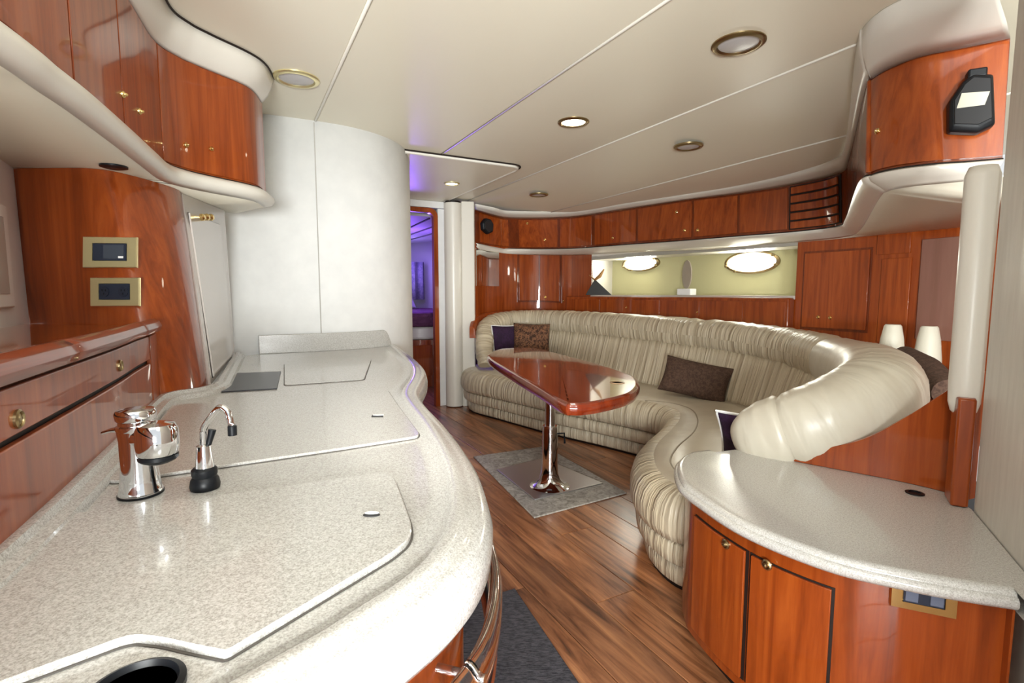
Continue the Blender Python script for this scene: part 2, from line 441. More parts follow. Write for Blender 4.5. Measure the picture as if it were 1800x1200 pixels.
# ------------------------------------------------------------------ forward cabin seen through the doorway
fc = frame('wall_cabin')
cabin_wall = mat('cabin_lining', (.5, .48, .5), .6)
cb = lambda a, b, z=0: ab(a, b+.9, z)
M_().grid([[cb(5.1, .1, z), cb(6.9, .35, z), cb(8.0, 1.0, z), cb(8.0, 1.5, z), cb(6.9, 2.2, z), cb(5.12, 2.4, z)] for z in (0, 1.3, 1.95)]).build('cabin_side', cabin_wall, fc, solid=.02)
M_().poly([cb(5.12, .2), cb(5.12, 2.4), cb(8.1, 2.4), cb(8.1, .2)], 1.93, 1.95).build('cabin_head', cabin_wall, fc)
for b in (.9, 1.15, 1.45):
    M_().tube([cb(5.2, b, 1.925), cb(7.9, 1.2+(b-1.2)*.5, 1.925)], .01, 6).build('cabin_seam', dark_gap, fc)
bed = thing('berth', 'berth with purple bedding and white rim in the forward cabin', 'bed')
bo = cr([cb(7.8, .55), cb(6.6, .6), cb(6.15, .8), cb(5.98, 1.15), cb(6.15, 1.5), cb(6.6, 1.75), cb(7.8, 1.75)], 6)
M_().poly(bo, 0, .58).build('berth_base', cherry, bed)
bo2 = offs(bo, -.03); bo2 = [p for p in bo2]
M_().poly([p for p in offs(bo, -.05)], .58, .74).build('berth_rim', vinyl_trim, bed, bevel=.03)
M_().poly([p for p in offs(bo, .02)], .74, .92).build('mattress', fabric('plum_bedding', (.10, .03, .08), (.16, .05, .12), 8), bed, bevel=.05)
dr = M_(); c = cb(6.02, 1.02, .33)
dr.box(c-A*.03, (.34, .02, .38), Matrix.Rotation(math.atan2(B.y, B.x), 3, 'Z')).build('drawer_front', cherry_door, bed, bevel=.004)
def pillow(name, c, wdt, hgt, th, rot, mt, label, grp=None, pipe=None, stripes=0, exist=None):
    t = thing(name, label, 'cushion', grp); t.location = c
    N = 18; rows = []; m = M_(); rt = rot
    def P(u, v, s):
        x = u; z = v
        k = (1-abs(u)**2.6)*(1-abs(v)**2.6)
        y = s*th/2*max(k, 0)**.5
        cx = x*(1-.07*(1-abs(v)**2)*0-.05*abs(v)*0); pin = 1-.06*(1-u*u)*(abs(v))-0
        pin2 = 1-.06*(1-v*v)*(abs(u))
        if stripes: y *= 1+.10*math.sin(u*stripes)*(1 if u > .1 else .25)
        return rt @ Vector((wdt/2*x*pin2, y, hgt/2*z*pin))
    for s in (1, -1):
        m.grid([[P(-1+2*i/N, -1+2*j/N, s) for i in range(N+1)] for j in range(N+1)])
    m.build('pillow_body', mt, t, angle=75)
    if pipe:
        e = [(-1+2*i/N, -1) for i in range(N)]+[(1, -1+2*i/N) for i in range(N)]+[(1-2*i/N, 1) for i in range(N)]+[(-1, 1-2*i/N) for i in range(N+1)]
        M_().tube([P(u, v, 0) for u, v in e], .006, 6).build('pillow_piping', pipe, t)
    return t
def Rzxy(z, x, y=0): return (Matrix.Rotation(math.radians(z), 3, 'Z') @ Matrix.Rotation(math.radians(x), 3, 'X') @ Matrix.Rotation(math.radians(y), 3, 'Y'))
pillow('bed_pillow', cb(7.25, 1.05, 1.08), .62, .34, .16, Rzxy(28, -35), mat('lilac_cotton', (.55, .5, .62), .8), 'pale pillow propped on the forward berth')
cu = thing('curtain', 'purple-lit curtain at the head of the forward cabin', 'curtain')
M_().grid([[cb(7.6+.03*math.sin(i*1.5), 1.0+i*.03, z) for i in range(22)] for z in (1.05, 1.4, 1.62)]).build('curtain_cloth', fabric('curtain_cloth', (.20, .17, .3), (.32, .28, .42), 20), cu, solid=.006)
lm = thing('reading_lamp', 'small bright cabin lamp beside the forward curtain', 'lamp')
lc = cb(7.3, .98, 1.45)
M_().lathe(lc, [(.01, -.05), (.035, -.045), (.05, 0), (.035, .045), (.01, .05)], 20).build('lamp_globe', mat('lamp_globe', (1, 1, 1), .3, emis=(.55, .5, 1), estr=30), lm)
M_().tube([lc, lc-A*-.02+Vector((0, 0, -.42))], .012, 8).build('lamp_stem', brass, lm)
light('cabin_purple', 'POINT', cb(6.3, 1.0, 1.55), 13, (.28, .12, 1), .12)
light('cabin_purple_glow', 'POINT', cb(7.2, 1.1, 1.7), 6, (.3, .2, 1), .08)
light('passage_purple', 'SPOT', ab(4.6, 1.0, 1.15), 1.3, (.25, .1, 1), .08, target=ab(4.1, .95, 2.05))

# ------------------------------------------------------------------ hull side: wall behind the sofa
hw_pts = [(-.37, 5.24), (-.27, 5.50), (.0, 5.78), (.36, 5.86), (.72, 5.62), (1.19, 5.0), (1.6, 4.5), (1.93, 4.08), (2.29, 3.54), (2.52, 3.04), (2.70, 2.5), (2.8, 2.0), (2.9, 1.5)]
HWs = Surf([(x, y, .70) for x, y in hw_pts], [(x, y, 1.66 if i < 4 else 1.62) for i, (x, y) in enumerate(hw_pts)])
wr = frame('wall_right')
uA, vA = HWs.uv(1040, 452); uB, _ = HWs.uv(1402, 440)
def zv(z, u): lo = HWs.P(u, 0).z; hi = HWs.P(u, 1).z; return (z-lo)/(hi-lo)
v_s = zv(1.13, .5); v_t = zv(1.50, .5)
HWs.slab(0, uA, 0, 1, -.02, 0).build('wood_panel', cherry, wr)
HWs.slab(uB, 1, 0, 1, -.02, 0).build('wood_panel', cherry, wr)
HWs.slab(uA, uB, 0, v_s, -.02, 0).build('wood_panel', cherry, wr)
HWs.slab(uA, uB, v_t, 1, -.02, 0).build('niche_header', vinyl_trim, wr)
HWs.slab(uA, uB, v_s-.03, v_s, -.34, .012).build('niche_sill', mat('sill', (.55, .5, .45), .2, coat=.4), wr, bevel=.003)
HWs.slab(uA, uB, v_t, v_t+.04, -.34, 0).build('niche_head', vinyl_trim, wr)
HWs.slab(uA, uB, v_s, v_t, -.36, -.33).build('niche_back', green_wall, wr)
HWs.slab(uA-.004, uA, v_s, v_t, -.33, 0, nu=2).build('niche_side', vinyl_trim, wr)
HWs.slab(uB, uB+.004, v_s, v_t, -.33, 0, nu=2).build('niche_side', mirror, wr)
NB = Surf([HWs.P(uA+(uB-uA)*i/12, v_s)-HWs.N(uA+(uB-uA)*i/12, v_s)*.33 for i in range(13)], [HWs.P(uA+(uB-uA)*i/12, v_t)-HWs.N(uA+(uB-uA)*i/12, v_t)*.33 for i in range(13)], 4)
def porthole(px, py, wpx, hpx, k):
    u, v = NB.uv(px, py); c = NB.P(u, v); n = NB.N(u, v); uL, _ = NB.uv(px-wpx/2, py); uR, _ = NB.uv(px+wpx/2, py)
    x = (NB.P(uR, v)-NB.P(uL, v)); rw = x.length/2; x.normalize(); zc = Vector((0, 0, 1))
    rh = hpx/2/F*c.y*1.0
    t = frame('window_%d' % k)
    def ell(rx, rz, o): return [c+x*rx*math.cos(a)+zc*rz*math.sin(a)+n*o for a in [2*math.pi*i/40 for i in range(40)]]
    M_().rings([ell(rw*1.16, rh*1.26, .0), ell(rw*1.15, rh*1.24, .022), ell(rw*1.03, rh*1.05, .028), ell(rw*.99, rh*.98, .008)], False, False).build('window_frame', old_brass, t)
    M_().rings([ell(rw, rh, .002), ell(rw, rh, .012)], False, True).build('window_pane', pane_lit, t, False)
    for a in (-.35, -2.2, -2.85, .6):
        p = c+x*rw*1.08*math.cos(a)+zc*rh*1.12*math.sin(a)+n*.028
        M_().lathe(p, [(.014, 0), (.014, .012), (.007, .018)], 12, n).build('window_dog', old_brass, t)
    light('porthole_light', 'AREA', c+n*.05, 2.2*rw/.2, (1, 1, .86), rw*1.6, rh*1.6, c+n)
porthole(1127, 463, 56, 22, 1); porthole(1322, 461, 84, 32, 2)
# oval board on its foot inside the niche
t = thing('oval_board', 'taupe oval board standing on a small foot between the two portholes', 'ornament')
u, v = HWs.uv(1190, 500); c = HWs.P(u, v_s)-HWs.N(u, v)*.16; xx = (HWs.P(u+.02, .5)-HWs.P(u-.02, .5)).normalized(); nn = HWs.N(u, .5)
M_().rings([[c+xx*.048*math.cos(a)+Vector((0, 0, .19+.13*math.sin(a)))+nn*o for a in [2*math.pi*i/28 for i in range(28)]] for o in (-.008, .008)]).build('board', taupe, t, bevel=.003)
M_().poly([c+xx*.07*a+nn*.05*b for a, b in ((-1, -1), (1, -1), (1, 1), (-1, 1))], c.z+.001, c.z+.06).build('foot', white_pl, t, bevel=.006)
# dark angular ornament at the left end of the sill
t = thing('fan_ornament', 'dark folded ornament with bronze tips at the left end of the porthole sill', 'ornament')
c = HWs.P(uA+.008, v_s)-HWs.N(uA, .5)*.02+Vector((0, 0, .0))
M_().add([c+Vector((-.13, .0, .002)), c+Vector((.14, -.05, .002)), c+Vector((.12, .09, .002)), c+Vector((-.03, .02, .17))], [(0, 1, 3), (1, 2, 3), (2, 0, 3), (0, 2, 1)]).build('body', black_soft, t, False, .003)
M_().tube([c+Vector((-.03, .02, .16)), c+Vector((.02, .0, .2)), c+Vector((.06, -.02, .27))], [.012, .02, .006], 8).build('tip', mat('bronze', (.4, .22, .08), .35, .8), t)
M_().tube([c+Vector((-.03, .02, .16)), c+Vector((-.09, .0, .21))], [.01, .004], 8).build('tip', bpy.data.materials['bronze'], t)

def knob(surf, px, py, off, par, mt=brass, r=.012, name='knob'):
    u, v = surf.uv(px, py); c = surf.P(u, v)+surf.N(u, v)*off
    return M_().lathe(c, [(r, 0), (r, .004), (r*.75, .007), (r*.55, .006), (r*.4, .012), (r*.15, .014)], 16, surf.N(u, v)).build(name, mt, par)
def doors(surf, lst, par, off=.0, th=.008, mt=None, name='door'):
    out = []
    for p0, p1 in lst:
        out.append(surf.pslab(p0, p1, off, off+th).build(name, mt or cherry_door, par, bevel=.002))
    return out
# cupboard left of the portholes
t = thing('wall_cupboard', 'two-door cherry cupboard between the far mirror and the portholes', 'cupboard')
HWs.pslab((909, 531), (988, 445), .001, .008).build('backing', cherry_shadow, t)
for (p0, p1), kp in zip([((912, 528), (947, 448)), ((949, 528), (985, 448))], [None, (959, 522)]):
    d = HWs.pslab(p0, p1, .010, .018).build('door', cherry_door, t, bevel=.002)
    if kp: knob(HWs, kp[0], kp[1], .018, d, r=.016)
knob(HWs, 991, 529, .008, t, r=.012)
t = thing('wall_mirror', 'mirror on the forward wall left of the cupboard', 'mirror')
HWs.pslab((836, 502), (876, 442), .004, .010).build('mirror_glass', mirror, t)
# tall door at the right, side panels
t = thing('wall_locker', 'single-door cherry locker right of the portholes', 'cupboard')
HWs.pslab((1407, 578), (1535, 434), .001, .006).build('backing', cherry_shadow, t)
d = HWs.pslab((1410, 574), (1532, 438), .008, .016).build('door', cherry_door, t, bevel=.002)
knob(HWs, 1440, 557, .016, d); knob(HWs, 1461, 558, .016, d)
t = thing('side_locker', 'narrow cherry locker between the single-door locker and the glossy panel', 'cupboard')
d = HWs.pslab((1542, 600), (1604, 452), .002, .010).build('door', cherry_door, t, bevel=.002)
HWs.pslab((1542, 448), (1604, 402), .002, .010).build('upper_panel', cherry_door, t, bevel=.002)
t = thing('glossy_panel', 'dull brown glossy wall panel beside the cream post', 'panel')
HWs.pslab((1610, 595), (1690, 415), .004, .012).build('panel_board', wood('brown_gloss', (.20, .09, .06), (.24, .11, .08), (.28, .14, .10), (6, 6, .5)), t, bevel=.003)
# ledge cabinet under the portholes
lp = Surf([HWs.P(HWs.uv(1003, 520)[0]+(1*uB-HWs.uv(1003, 520)[0])*i/14, 0)+Vector((0, 0, 0)) for i in range(15)],
          [HWs.P(HWs.uv(1003, 520)[0]+(1*uB-HWs.uv(1003, 520)[0])*i/14, 0)+Vector((0, 0, .415)) for i in range(15)], 4)
t = thing('ledge_cabinet', 'low cherry cabinet running under the porthole niche behind the sofa', 'cabinet')
lp.slab(0, 1, 0, 1, .002, .085).build('carcass', cherry, t, bevel=.012)
us = [lp.uv(x, 540)[0] for x in (1012, 1066, 1170, 1240, 1318, 1394)]
for i in range(5): lp.slab(us[i]+.004, us[i+1]-.004, .35, .93, .086, .092).build('door', cherry_door, t, bevel=.002)
for x, y in ((1112, 540), (1236, 548)): knob(lp, x, y, .09, t, r=.010)

# ------------------------------------------------------------------ overhead lockers on the right
wbz = [1.655, 1.65, 1.64, 1.62, 1.60]+[1.58]*11
st = [((835, 427), (835, 372), (835, 360), (835, 437)), ((870, 434), (868, 376), (868, 367), (870, 442)), ((905, 437), (900, 380), (900, 373), (905, 446)),
      ((1000, 437), (1000, 380), (1000, 372), (1000, 448)), ((1100, 430), (1100, 368), (1100, 356), (1100, 443)), ((1200, 423), (1200, 355), (1200, 341), (1200, 437)),
      ((1300, 415), (1300, 342), (1300, 325), (1300, 432)), ((1400, 407), (1400, 322), (1400, 304), (1400, 425)), ((1476, 397), (1468, 303), (1465, 284), (1485, 416)),
      ((1491, 383), (1487, 285), (1486, 258), (1512, 404)), ((1515, 322), (1520, 160), (1506, 90), (1545, 350)), ((1535, 308), (1535, 137), (1518, 55), (1562, 335)),
      ((1575, 298), (1575, 115), (1550, 25), (1600, 327)), ((1640, 290), (1625, 97), (1600, 0), (1650, 322)), ((1700, 286), (1700, 82), (1660, -25), (1700, 317)), ((1762, 281), (1776, 66), (1740, -45), (1745, 309))]
clz = [2.04, 2.0, 1.985, 1.975, 1.965, 1.955, 1.945, 1.94, 1.94, 1.955]+[2.055]*6
lo = [G(*s[0], z) for s, z in zip(st, wbz)]
hi = []
for i, (s, p) in enumerate(zip(st, lo)):
    z = 1.97 if i >= 10 else clz[i]-.035
    q = G(*s[1], z)
    if i < 10: q = Vector((p.x*.5+q.x*.5, p.y*.5+q.y*.5, z))
    hi.append(q)
RL = Surf(lo, hi)
print('RL lo', [tuple(round(c, 2) for c in p) for p in lo]); print('RL hi', [tuple(round(c, 2) for c in p) for p in hi])
cl = [G(*s[2], z) for s, z in zip(st, clz)]
print('cl', [tuple(round(c, 2) for c in p) for p in cl])
tb = [G(*s[3], z-.055) for s, z in zip(st, wbz)]
RLo = thing('overhead_lockers', 'long curved run of cherry overhead lockers above the sofa with louvres', 'cabinet')
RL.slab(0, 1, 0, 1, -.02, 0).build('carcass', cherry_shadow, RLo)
H2 = cr(hi, 8); C2 = cr(cl, 8); L2 = cr(lo, 8); T2 = cr(tb, 8)
def mixrow(a, b, t, dz=0, o=0):
    r = [p.lerp(q, t) for p, q in zip(a, b)]
    return [p+Vector((0, 0, dz)) for p in (offs(r, o) if o else r)]
M_().grid([mixrow(H2, C2, 0), mixrow(H2, C2, .25, .0, .012), mixrow(H2, C2, .6, .0, .012), [Vector((p.x, p.y, p.z+.012)) for p in C2]]).build('top_trim', vinyl_trim, RLo, solid=.006, angle=80)
HWl = cr([(x, y, z-.055) for (x, y), z in zip([(-.37, 5.24), (-.2, 5.6), (.05, 5.8), (.68, 5.65), (1.19, 5.0), (1.6, 4.5), (1.93, 4.08), (2.29, 3.54), (2.42, 3.25), (2.52, 3.04), (2.62, 2.75), (2.70, 2.5), (2.74, 2.35), (2.75, 2.2), (2.8, 2.0), (2.9, 1.7)], wbz)], 8)
NR = [RL.N(i/(len(L2)-1), .3) for i in range(len(L2))]
nose = [L2]+[[p.lerp(q, t)+Vector((n.x, n.y, 0))*o for p, q, n in zip(L2, T2, NR)] for t, o in ((.12, .020), (.35, .026), (.65, .016), (.85, .005))]+[T2]
M_().grid(nose).build('bottom_trim', vinyl_trim, RLo, solid=.006, angle=80)
M_().tube([p+Vector((0, 0, .002)) for p in offs(L2, .004)], .004, 6).build('shadow_line', dark_gap, RLo)
M_().grid([T2, [p.lerp(Vector((q.x, q.y, p.z)), 1) for p, q in zip(T2, HWl)]]).build('soffit', vinyl, RLo, solid=.006)
ds = [(843, 893), (912, 980), (985, 1040), (1046, 1118), (1122, 1216), (1220, 1296), (1300, 1384)]
for x0, x1 in ds:
    u0 = RL.uv(x0, 400)[0]; u1 = RL.uv(x1, 390)[0]
    RL.slab(u0, u1, .07, .95, 0.0, .006).build('door', cherry_door, RLo, bevel=.0015)
for x, y in ((927, 392), (1078, 418), (1190, 373), (1204, 405), (1227, 405), (958, 421)): knob(RL, x, y, .006, RLo, r=.013)
# louvres
u0 = RL.uv(1388, 370)[0]; u1 = RL.uv(1480, 350)[0]
RL.slab(u0, u1, .05, .97, .001, .006).build('louvre_backing', dark_gap, RLo)
for i in range(5): RL.slab(u0+.003, u1-.006, .07+i*.182, .07+i*.182+.145, .006, .022).build('slat', cherry_door, RLo, bevel=.003)
# near door carrying the speaker
u0 = RL.uv(1525, 250)[0]
RL.slab(u0, .998, .035, .975, .0, .006).build('door', cherry_door, RLo, bevel=.0015)
knob(RL, 1546, 231, .006, RLo, r=.011)
# speakers
def speaker(surf, pts, th, label, tagpx=None, boxy=True):
    t = thing('speaker', label, 'speaker', 'black wall speakers')
    u, v = surf.uv(sum(p[0] for p in pts)/len(pts), sum(p[1] for p in pts)/len(pts)); n = surf.N(u, v); c0 = surf.P(u, v)
    t3 = []
    for p in pts:
        r = Vector(ray(*p)); o = Vector((0, 0, H)); d = n.dot(c0-o)/n.dot(r); t3.append(o+r*d)
    r0 = [p+n*.012 for p in t3]; cen = sum(t3, Vector())/len(t3)
    r1 = [cen+(p-cen)*1.0+n*th*.8 for p in t3]; r2 = [cen+(p-cen)*.86+n*th for p in t3]
    M_().rings([r0, r1, r2]).build('speaker_case', black, t, bevel=.006)
    M_().rings([[cen+(p-cen)*.8+n*(th-.002) for p in t3], [cen+(p-cen)*.78+n*(th+.003) for p in t3]]).build('speaker_grille', black_soft, t)
    return t, n, cen, th
near_pts = [(1661, 190), (1684, 155), (1702, 140), (1738, 142), (1741, 228), (1712, 242), (1661, 240)]
t, n, cen, th = speaker(RL, near_pts, .055, 'black wedge speaker with a cream sticker on the near curved locker')
xd = n.cross(Vector((0, 0, 1))).normalized()*-1
lb = cen+n*(th+.004)+Vector((0, 0, .005))
M_().rings([[lb+xd*a+Vector((0, 0, b))+n*o for a, b in ((-.040, -.024), (.030, -.024), (.040, .016), (-.030, .022))] for o in (0, .002)]).build('sticker', mat('sticker', (.55, .53, .43), .6), t, False)
M_().box(cen+Vector((0, 0, .095))+n*.02+xd*.012, (.05, .04, .03), Matrix((xd, n, Vector((0, 0, 1)))).transposed()).build('bracket', black, t, False, .006)
speaker(RL, [(842, 392), (848, 384), (856, 386), (861, 394), (860, 408), (852, 412), (843, 404)], .06, 'small black speaker on the far end of the overhead lockers')

# ------------------------------------------------------------------ right foreground: wall, posts
wa = frame('wall_back')
e = Vector((1.285, 1.376, 0)); e2 = e+Vector((-.18, -.33, 0))*4.2
dn = (e2-e).normalized(); nr = Vector((dn.y, -dn.x, 0))
if nr.x < 0: nr = -nr
M_().poly([e, e2, e2+nr*.06, e+nr*.06], 0, 2.06).build('side_panel', beige_wall, wa, bevel=.006)
t = thing('padded_post', 'cream rounded padded post hanging at the edge of the right wall', 'post')
pc = Vector((1.291, 1.44, 0))
pr = []
for z, r in [(.80, .006), (.803, .018), (.815, .029), (.84, .035), (.90, .037), (1.2, .037), (1.47, .038), (1.495, .030)]:
    pr.append([pc+Vector((r*1.05*math.cos(a), r*math.sin(a), z)) for a in [2*math.pi*i/28 for i in range(28)]])
M_().rings(pr).build('post_pad', vinyl_trim, t, angle=80)
t = thing('wooden_post', 'short cherry post under the cream padded post at the counter end', 'post')
pc2 = Vector((1.262, 1.40, 0))
M_().poly([pc2+Vector(p) for p in ((-.022, 0, 0), (.012, -.02, 0), (.052, .03, 0), (.02, .07, 0))], .551, .86).build('post_body', cherry, t, bevel=.006)
# panel behind the sofa arm
panel_pts = [(.88, 1.888), (.93, 1.85), (1.0, 1.79), (1.15, 1.665), (1.24, 1.585), (1.30, 1.51), (1.33, 1.44)]
PB = Surf([(x, y, .551) for x, y in panel_pts], [(x, y, z) for (x, y), z in zip(panel_pts, (.56, .565, .58, .66, .76, .86, .93))])
t = thing('back_panel', 'curved glossy cherry panel behind the end counter, below the sofa arm', 'panel')
PB.slab(0, 1, 0, 1, -.03, 0).build('panel_board', cherry, t, bevel=.002)
# cream tapered shades and brown roll behind the sofa
for px, py0, py1, Y, lb in ((1563, 628, 570, 2.75, 'left of two cream tapered posts standing behind the sofa corner'), (1627, 626, 573, 2.75, 'right of two cream tapered posts standing behind the sofa corner')):
    t = thing('tapered_post', lb, 'ornament', 'cream tapered posts behind the sofa')
    b0 = PY(px, py0+40, Y); b1 = PY(px, py1, Y); h = b1.z-b0.z
    M_().lathe(Vector((b0.x, b0.y, b0.z)), [(.068, 0), (.062, h*.4), (.052, h*.75), (.040, h*.97), (.034, h)], 24).build('post_body', mat('cream_shade', (.70, .67, .55), .5), t)
t = thing('rolled_rug', 'brown rolled cloth lying on the shelf behind the sofa corner', 'roll')
M_().tube([PY(1590, 628, 2.45), PY(1628, 650, 2.2), PY(1668, 690, 1.95)], [.055, .06, .055], 16).build('roll_body', brown_fab, t)
t = thing('corner_shelf', 'dark cherry shelf behind the sofa corner', 'shelf')
M_().poly([Vector(p) for p in ((1.38, 1.46, 0), (1.36, 1.62, 0), (1.75, 2.3, 0), (2.0, 2.85, 0), (2.28, 3.0, 0), (2.6, 2.3, 0), (2.3, 1.5, 0))], .70, .735).build('shelf_board', cherry, t, bevel=.004)

# ------------------------------------------------------------------ end cabinet (right foreground)
Z2 = .55
fp = [G(x, y, Z2) for x, y in ((1240, 788), (1205, 794), (1186, 812), (1190, 840), (1212, 862), (1300, 918), (1450, 977), (1600, 1012), (1700, 1030), (1795, 1044))]
front = cr(fp, 8)
body = offs(front, -.028 if (front[5]-front[0]).cross(Vector((1, 0, 0))).z else .028)
# make sure the body lies inside the counter
cen = Vector((.95, 1.45, Z2))
if (body[20]-cen).length > (front[20]-cen).length: body = offs(front, .028)
sg = -1 if (offs(front, .02)[20]-cen).length > (front[20]-cen).length else 1   # inward sign
wallside = [e2.lerp(e, .36)+Vector((0, 0, 0)), e-nr*.004, Vector((1.30, 1.44, 0)), Vector((1.345, 1.46, 0)), Vector((1.27, 1.60, 0)), Vector((1.17, 1.69, 0)), Vector((1.01, 1.81, 0)), Vector((.86, 1.925, 0))]
ws = [Vector((p.x, p.y, 0)) for p in wallside]
print('front end', front[-1], 'wall', ws[0])
def counter_body(edge, inner_pts, prof, inward):
    m = M_(); rows = []
    for o, z in prof: rows.append([Vector((p.x, p.y, z)) for p in offs(edge, o*inward)])
    m.grid(rows)
    for k in (0, len(prof)-1):
        m.add(rows[k]+[Vector((p.x, p.y, prof[k][1])) for p in inner_pts], [tuple(range(len(rows[k])+len(inner_pts)))])
    return m
t = thing('end_worktop', 'pale speckled curved worktop on the right foreground cabinet', 'worktop')
counter_body(front, ws, [(.02, .508), (.006, .512), (0, .520), (0, .530), (.006, .537), (.010, .538), (.012, .545), (.020, .550), (.03, .5505), (.05, .55)], sg).build('top_slab', stone2, t, angle=60)
gp = G(1608, 867, .55); M_().lathe(gp, [(.024, .0005), (.024, .003), (.016, .004), (.016, .001)], 24).build('grommet', black, t)
ec = thing('end_cabinet', 'curved cherry cabinet with two doors under the pale worktop', 'cabinet')
bd = offs(front, .04*sg)
EC = Surf([Vector((p.x, p.y, .06)) for p in bd[::6]]+[Vector((bd[-1].x, bd[-1].y, .06))], [Vector((p.x, p.y, .507)) for p in bd[::6]]+[Vector((bd[-1].x, bd[-1].y, .507))], 6)
ENs = 1 if EC.N(.6, .5).dot(Vector((0, -1, 0))+Vector((-1, 0, 0))) > 0 else -1
if ENs < 0: EC = Surf([Vector((p.x, p.y, .06)) for p in bd[::-6]], [Vector((p.x, p.y, .507)) for p in bd[::-6]], 6)
EC.slab(0, 1, 0, 1, -.02, 0).build('carcass', cherry, ec, bevel=.002)
tk = offs(front, .09*sg)
M_().grid([[Vector((p.x, p.y, z)) for p in tk] for z in (0.0, .06)]).build('toe_kick', dark_gap, ec, solid=.01)
def ecdoor(x0, x1, yk, kn):
    u0, _ = EC.uv(x0, yk); u1, _ = EC.uv(x1, yk); a, b = min(u0, u1), max(u0, u1)
    EC.slab(a, b, .07, .90, .0, .0025).build('door_gap', dark_gap, ec)
    g = .0035/ .9
    d = EC.slab(a+g, b-g, .078, .892, .0025, .010).build('door', cherry_door, ec, bevel=.0015)
    knob(EC, kn[0], kn[1], .010, d, old_brass, .014)
ecdoor(1222, 1318, 960, (1282, 955)); ecdoor(1318.5, 1470, 1010, (1353, 990))
# brass switch plate on the cabinet
def plate(surf, cpx, w_, h_, off, label, mats, kind, cat='switch'):
    t = thing(kind, label, cat, None); u, v = surf.uv(*cpx); n = surf.N(u, v); c = surf.P(u, v)+n*off
    x = Vector((0, 0, 1)).cross(n).normalized(); up = n.cross(x).normalized()
    if x.dot(Vector((1, 0, 0))) < 0: x = -x
    rot = Matrix((x, n, up)).transposed()
    # frame of four bars round the insert
    iw, ih = w_*.62, h_*.56
    m = M_()
    def ring(a, b, o): return [c+x*sx*a/2+up*sz*b/2+n*o for sx, sz in ((-1, -1), (1, -1), (1, 1), (-1, 1))]
    m.rings([ring(w_, h_, 0), ring(w_, h_, .005), ring(w_*.97, h_*.96, .008), ring(iw*1.03, ih*1.04, .008), ring(iw, ih, .003)], True, True).build('cover_plate', mats[0], t, False)
    return t, c, x, up, n, iw, ih, rot
uP, vP = EC.uv(1622, 1040)
t, c, x, up, n, iw, ih, rot = plate(EC, (1622, 1042), .118, .080, .002, 'brass switch plate with blue-grey rockers on the right foreground cabinet', (brass,), 'switch_plate')
M_().box(c+n*.006, (iw*.98, .006, ih*.98), rot).build('insert', navy, t, False)
for k, s in ((-1, .010), (1, .010)): M_().box(c+x*k*iw*.3+n*s, (iw*.32, .006, ih*.8), rot).build('rocker', mat('rocker_grey', (.12, .14, .2), .25), t, False, .0015)

# ------------------------------------------------------------------ sofa
so = thing('sofa', 'long curved cream ruched leather sofa wrapping the saloon corner', 'sofa')
seat_f = [(-.47, 5.25), (-.50, 5.05), (-.42, 4.80), (-.20, 4.55), (.05, 4.27), (.32, 3.98), (.60, 3.72), (.82, 3.50), (.94, 3.36), (.97, 3.22), (.92, 3.05), (.80, 2.82), (.66, 2.58), (.57, 2.36), (.53, 2.12), (.56, 1.93), (.64, 1.82), (.76, 1.80)]
seat_b = [(.93, 1.93), (1.15, 1.98), (1.35, 2.15), (1.6, 2.6), (1.68, 3.05), (1.55, 3.5), (1.2, 4.1), (.85, 4.75), (.45, 5.2), (.1, 5.42), (-.2, 5.38)]
outl = cr([Vector((x, y, 0)) for x, y in seat_f+seat_b], 6, True)
def inset_rings(ol, specs):
    return [[Vector((p.x, p.y, z)) for p in offs(ol, o, True)] for o, z in specs]
def orient(ol):
    a = sum(ol[i-1].x*ol[i].y-ol[i].x*ol[i-1].y for i in range(len(ol)))
    return 1 if a > 0 else -1          # ccw: right of travel is outward
so_s = orient(outl)
spec = [(.035, .205), (.006, .215), (-.008, .25), (-.008, .30), (.004, .345), (.028, .378), (.062, .395), (.10, .402)]
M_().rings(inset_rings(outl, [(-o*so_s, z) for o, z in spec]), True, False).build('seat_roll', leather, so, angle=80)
nf = len(seat_f)-1
ff = outl[:nf*6+1]
sf = resample(offs(ff, -.085*so_s), 90)
sb = resample(cr([(x, y, 0) for x, y in [(-.30, 5.5)]+seat_b[::-1][:-1]+[(.98, 1.98), (.84, 1.93)]], 8), 90)
M_().grid([[Vector((p.x+(q.x-p.x)*t, p.y+(q.y-p.y)*t, z)) for p, q in zip(sf, sb)] for t, z in ((0, .385), (.02, .4025), (.3, .408), (.7, .410), (1, .408))]).build('seat_cushion', leather_smooth, so, solid=.004, angle=80)
def soft(ro, z0, z1, name, o=.0):
    rows = [[Vector((p.x, p.y, z)) for p in offs(ff, -(ro+d)*so_s)] for d, z in ((.02, z0), (.004, z0+.012), (0, (z0+z1)/2), (.004, z1-.012), (.02, z1))]
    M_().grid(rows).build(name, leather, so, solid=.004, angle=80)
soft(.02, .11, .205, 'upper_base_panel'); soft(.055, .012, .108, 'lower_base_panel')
M_().grid([[Vector((p.x, p.y, z)) for p in offs(ff, -.075*so_s)] for z in (0.0, .20)]).build('plinth', dark_gap, so, solid=.01)
# piping on the lobe
pp = cr([(.93, 3.52, .402), (1.08, 3.42, .405), (1.15, 3.24, .405), (1.10, 2.98, .405), (.98, 2.70, .405), (.80, 2.42, .405), (.70, 2.2, .403), (.70, 2.0, .400), (.78, 1.9, .39)], 8)
M_().tube(pp, .0055, 6).build('piping', piping, so)
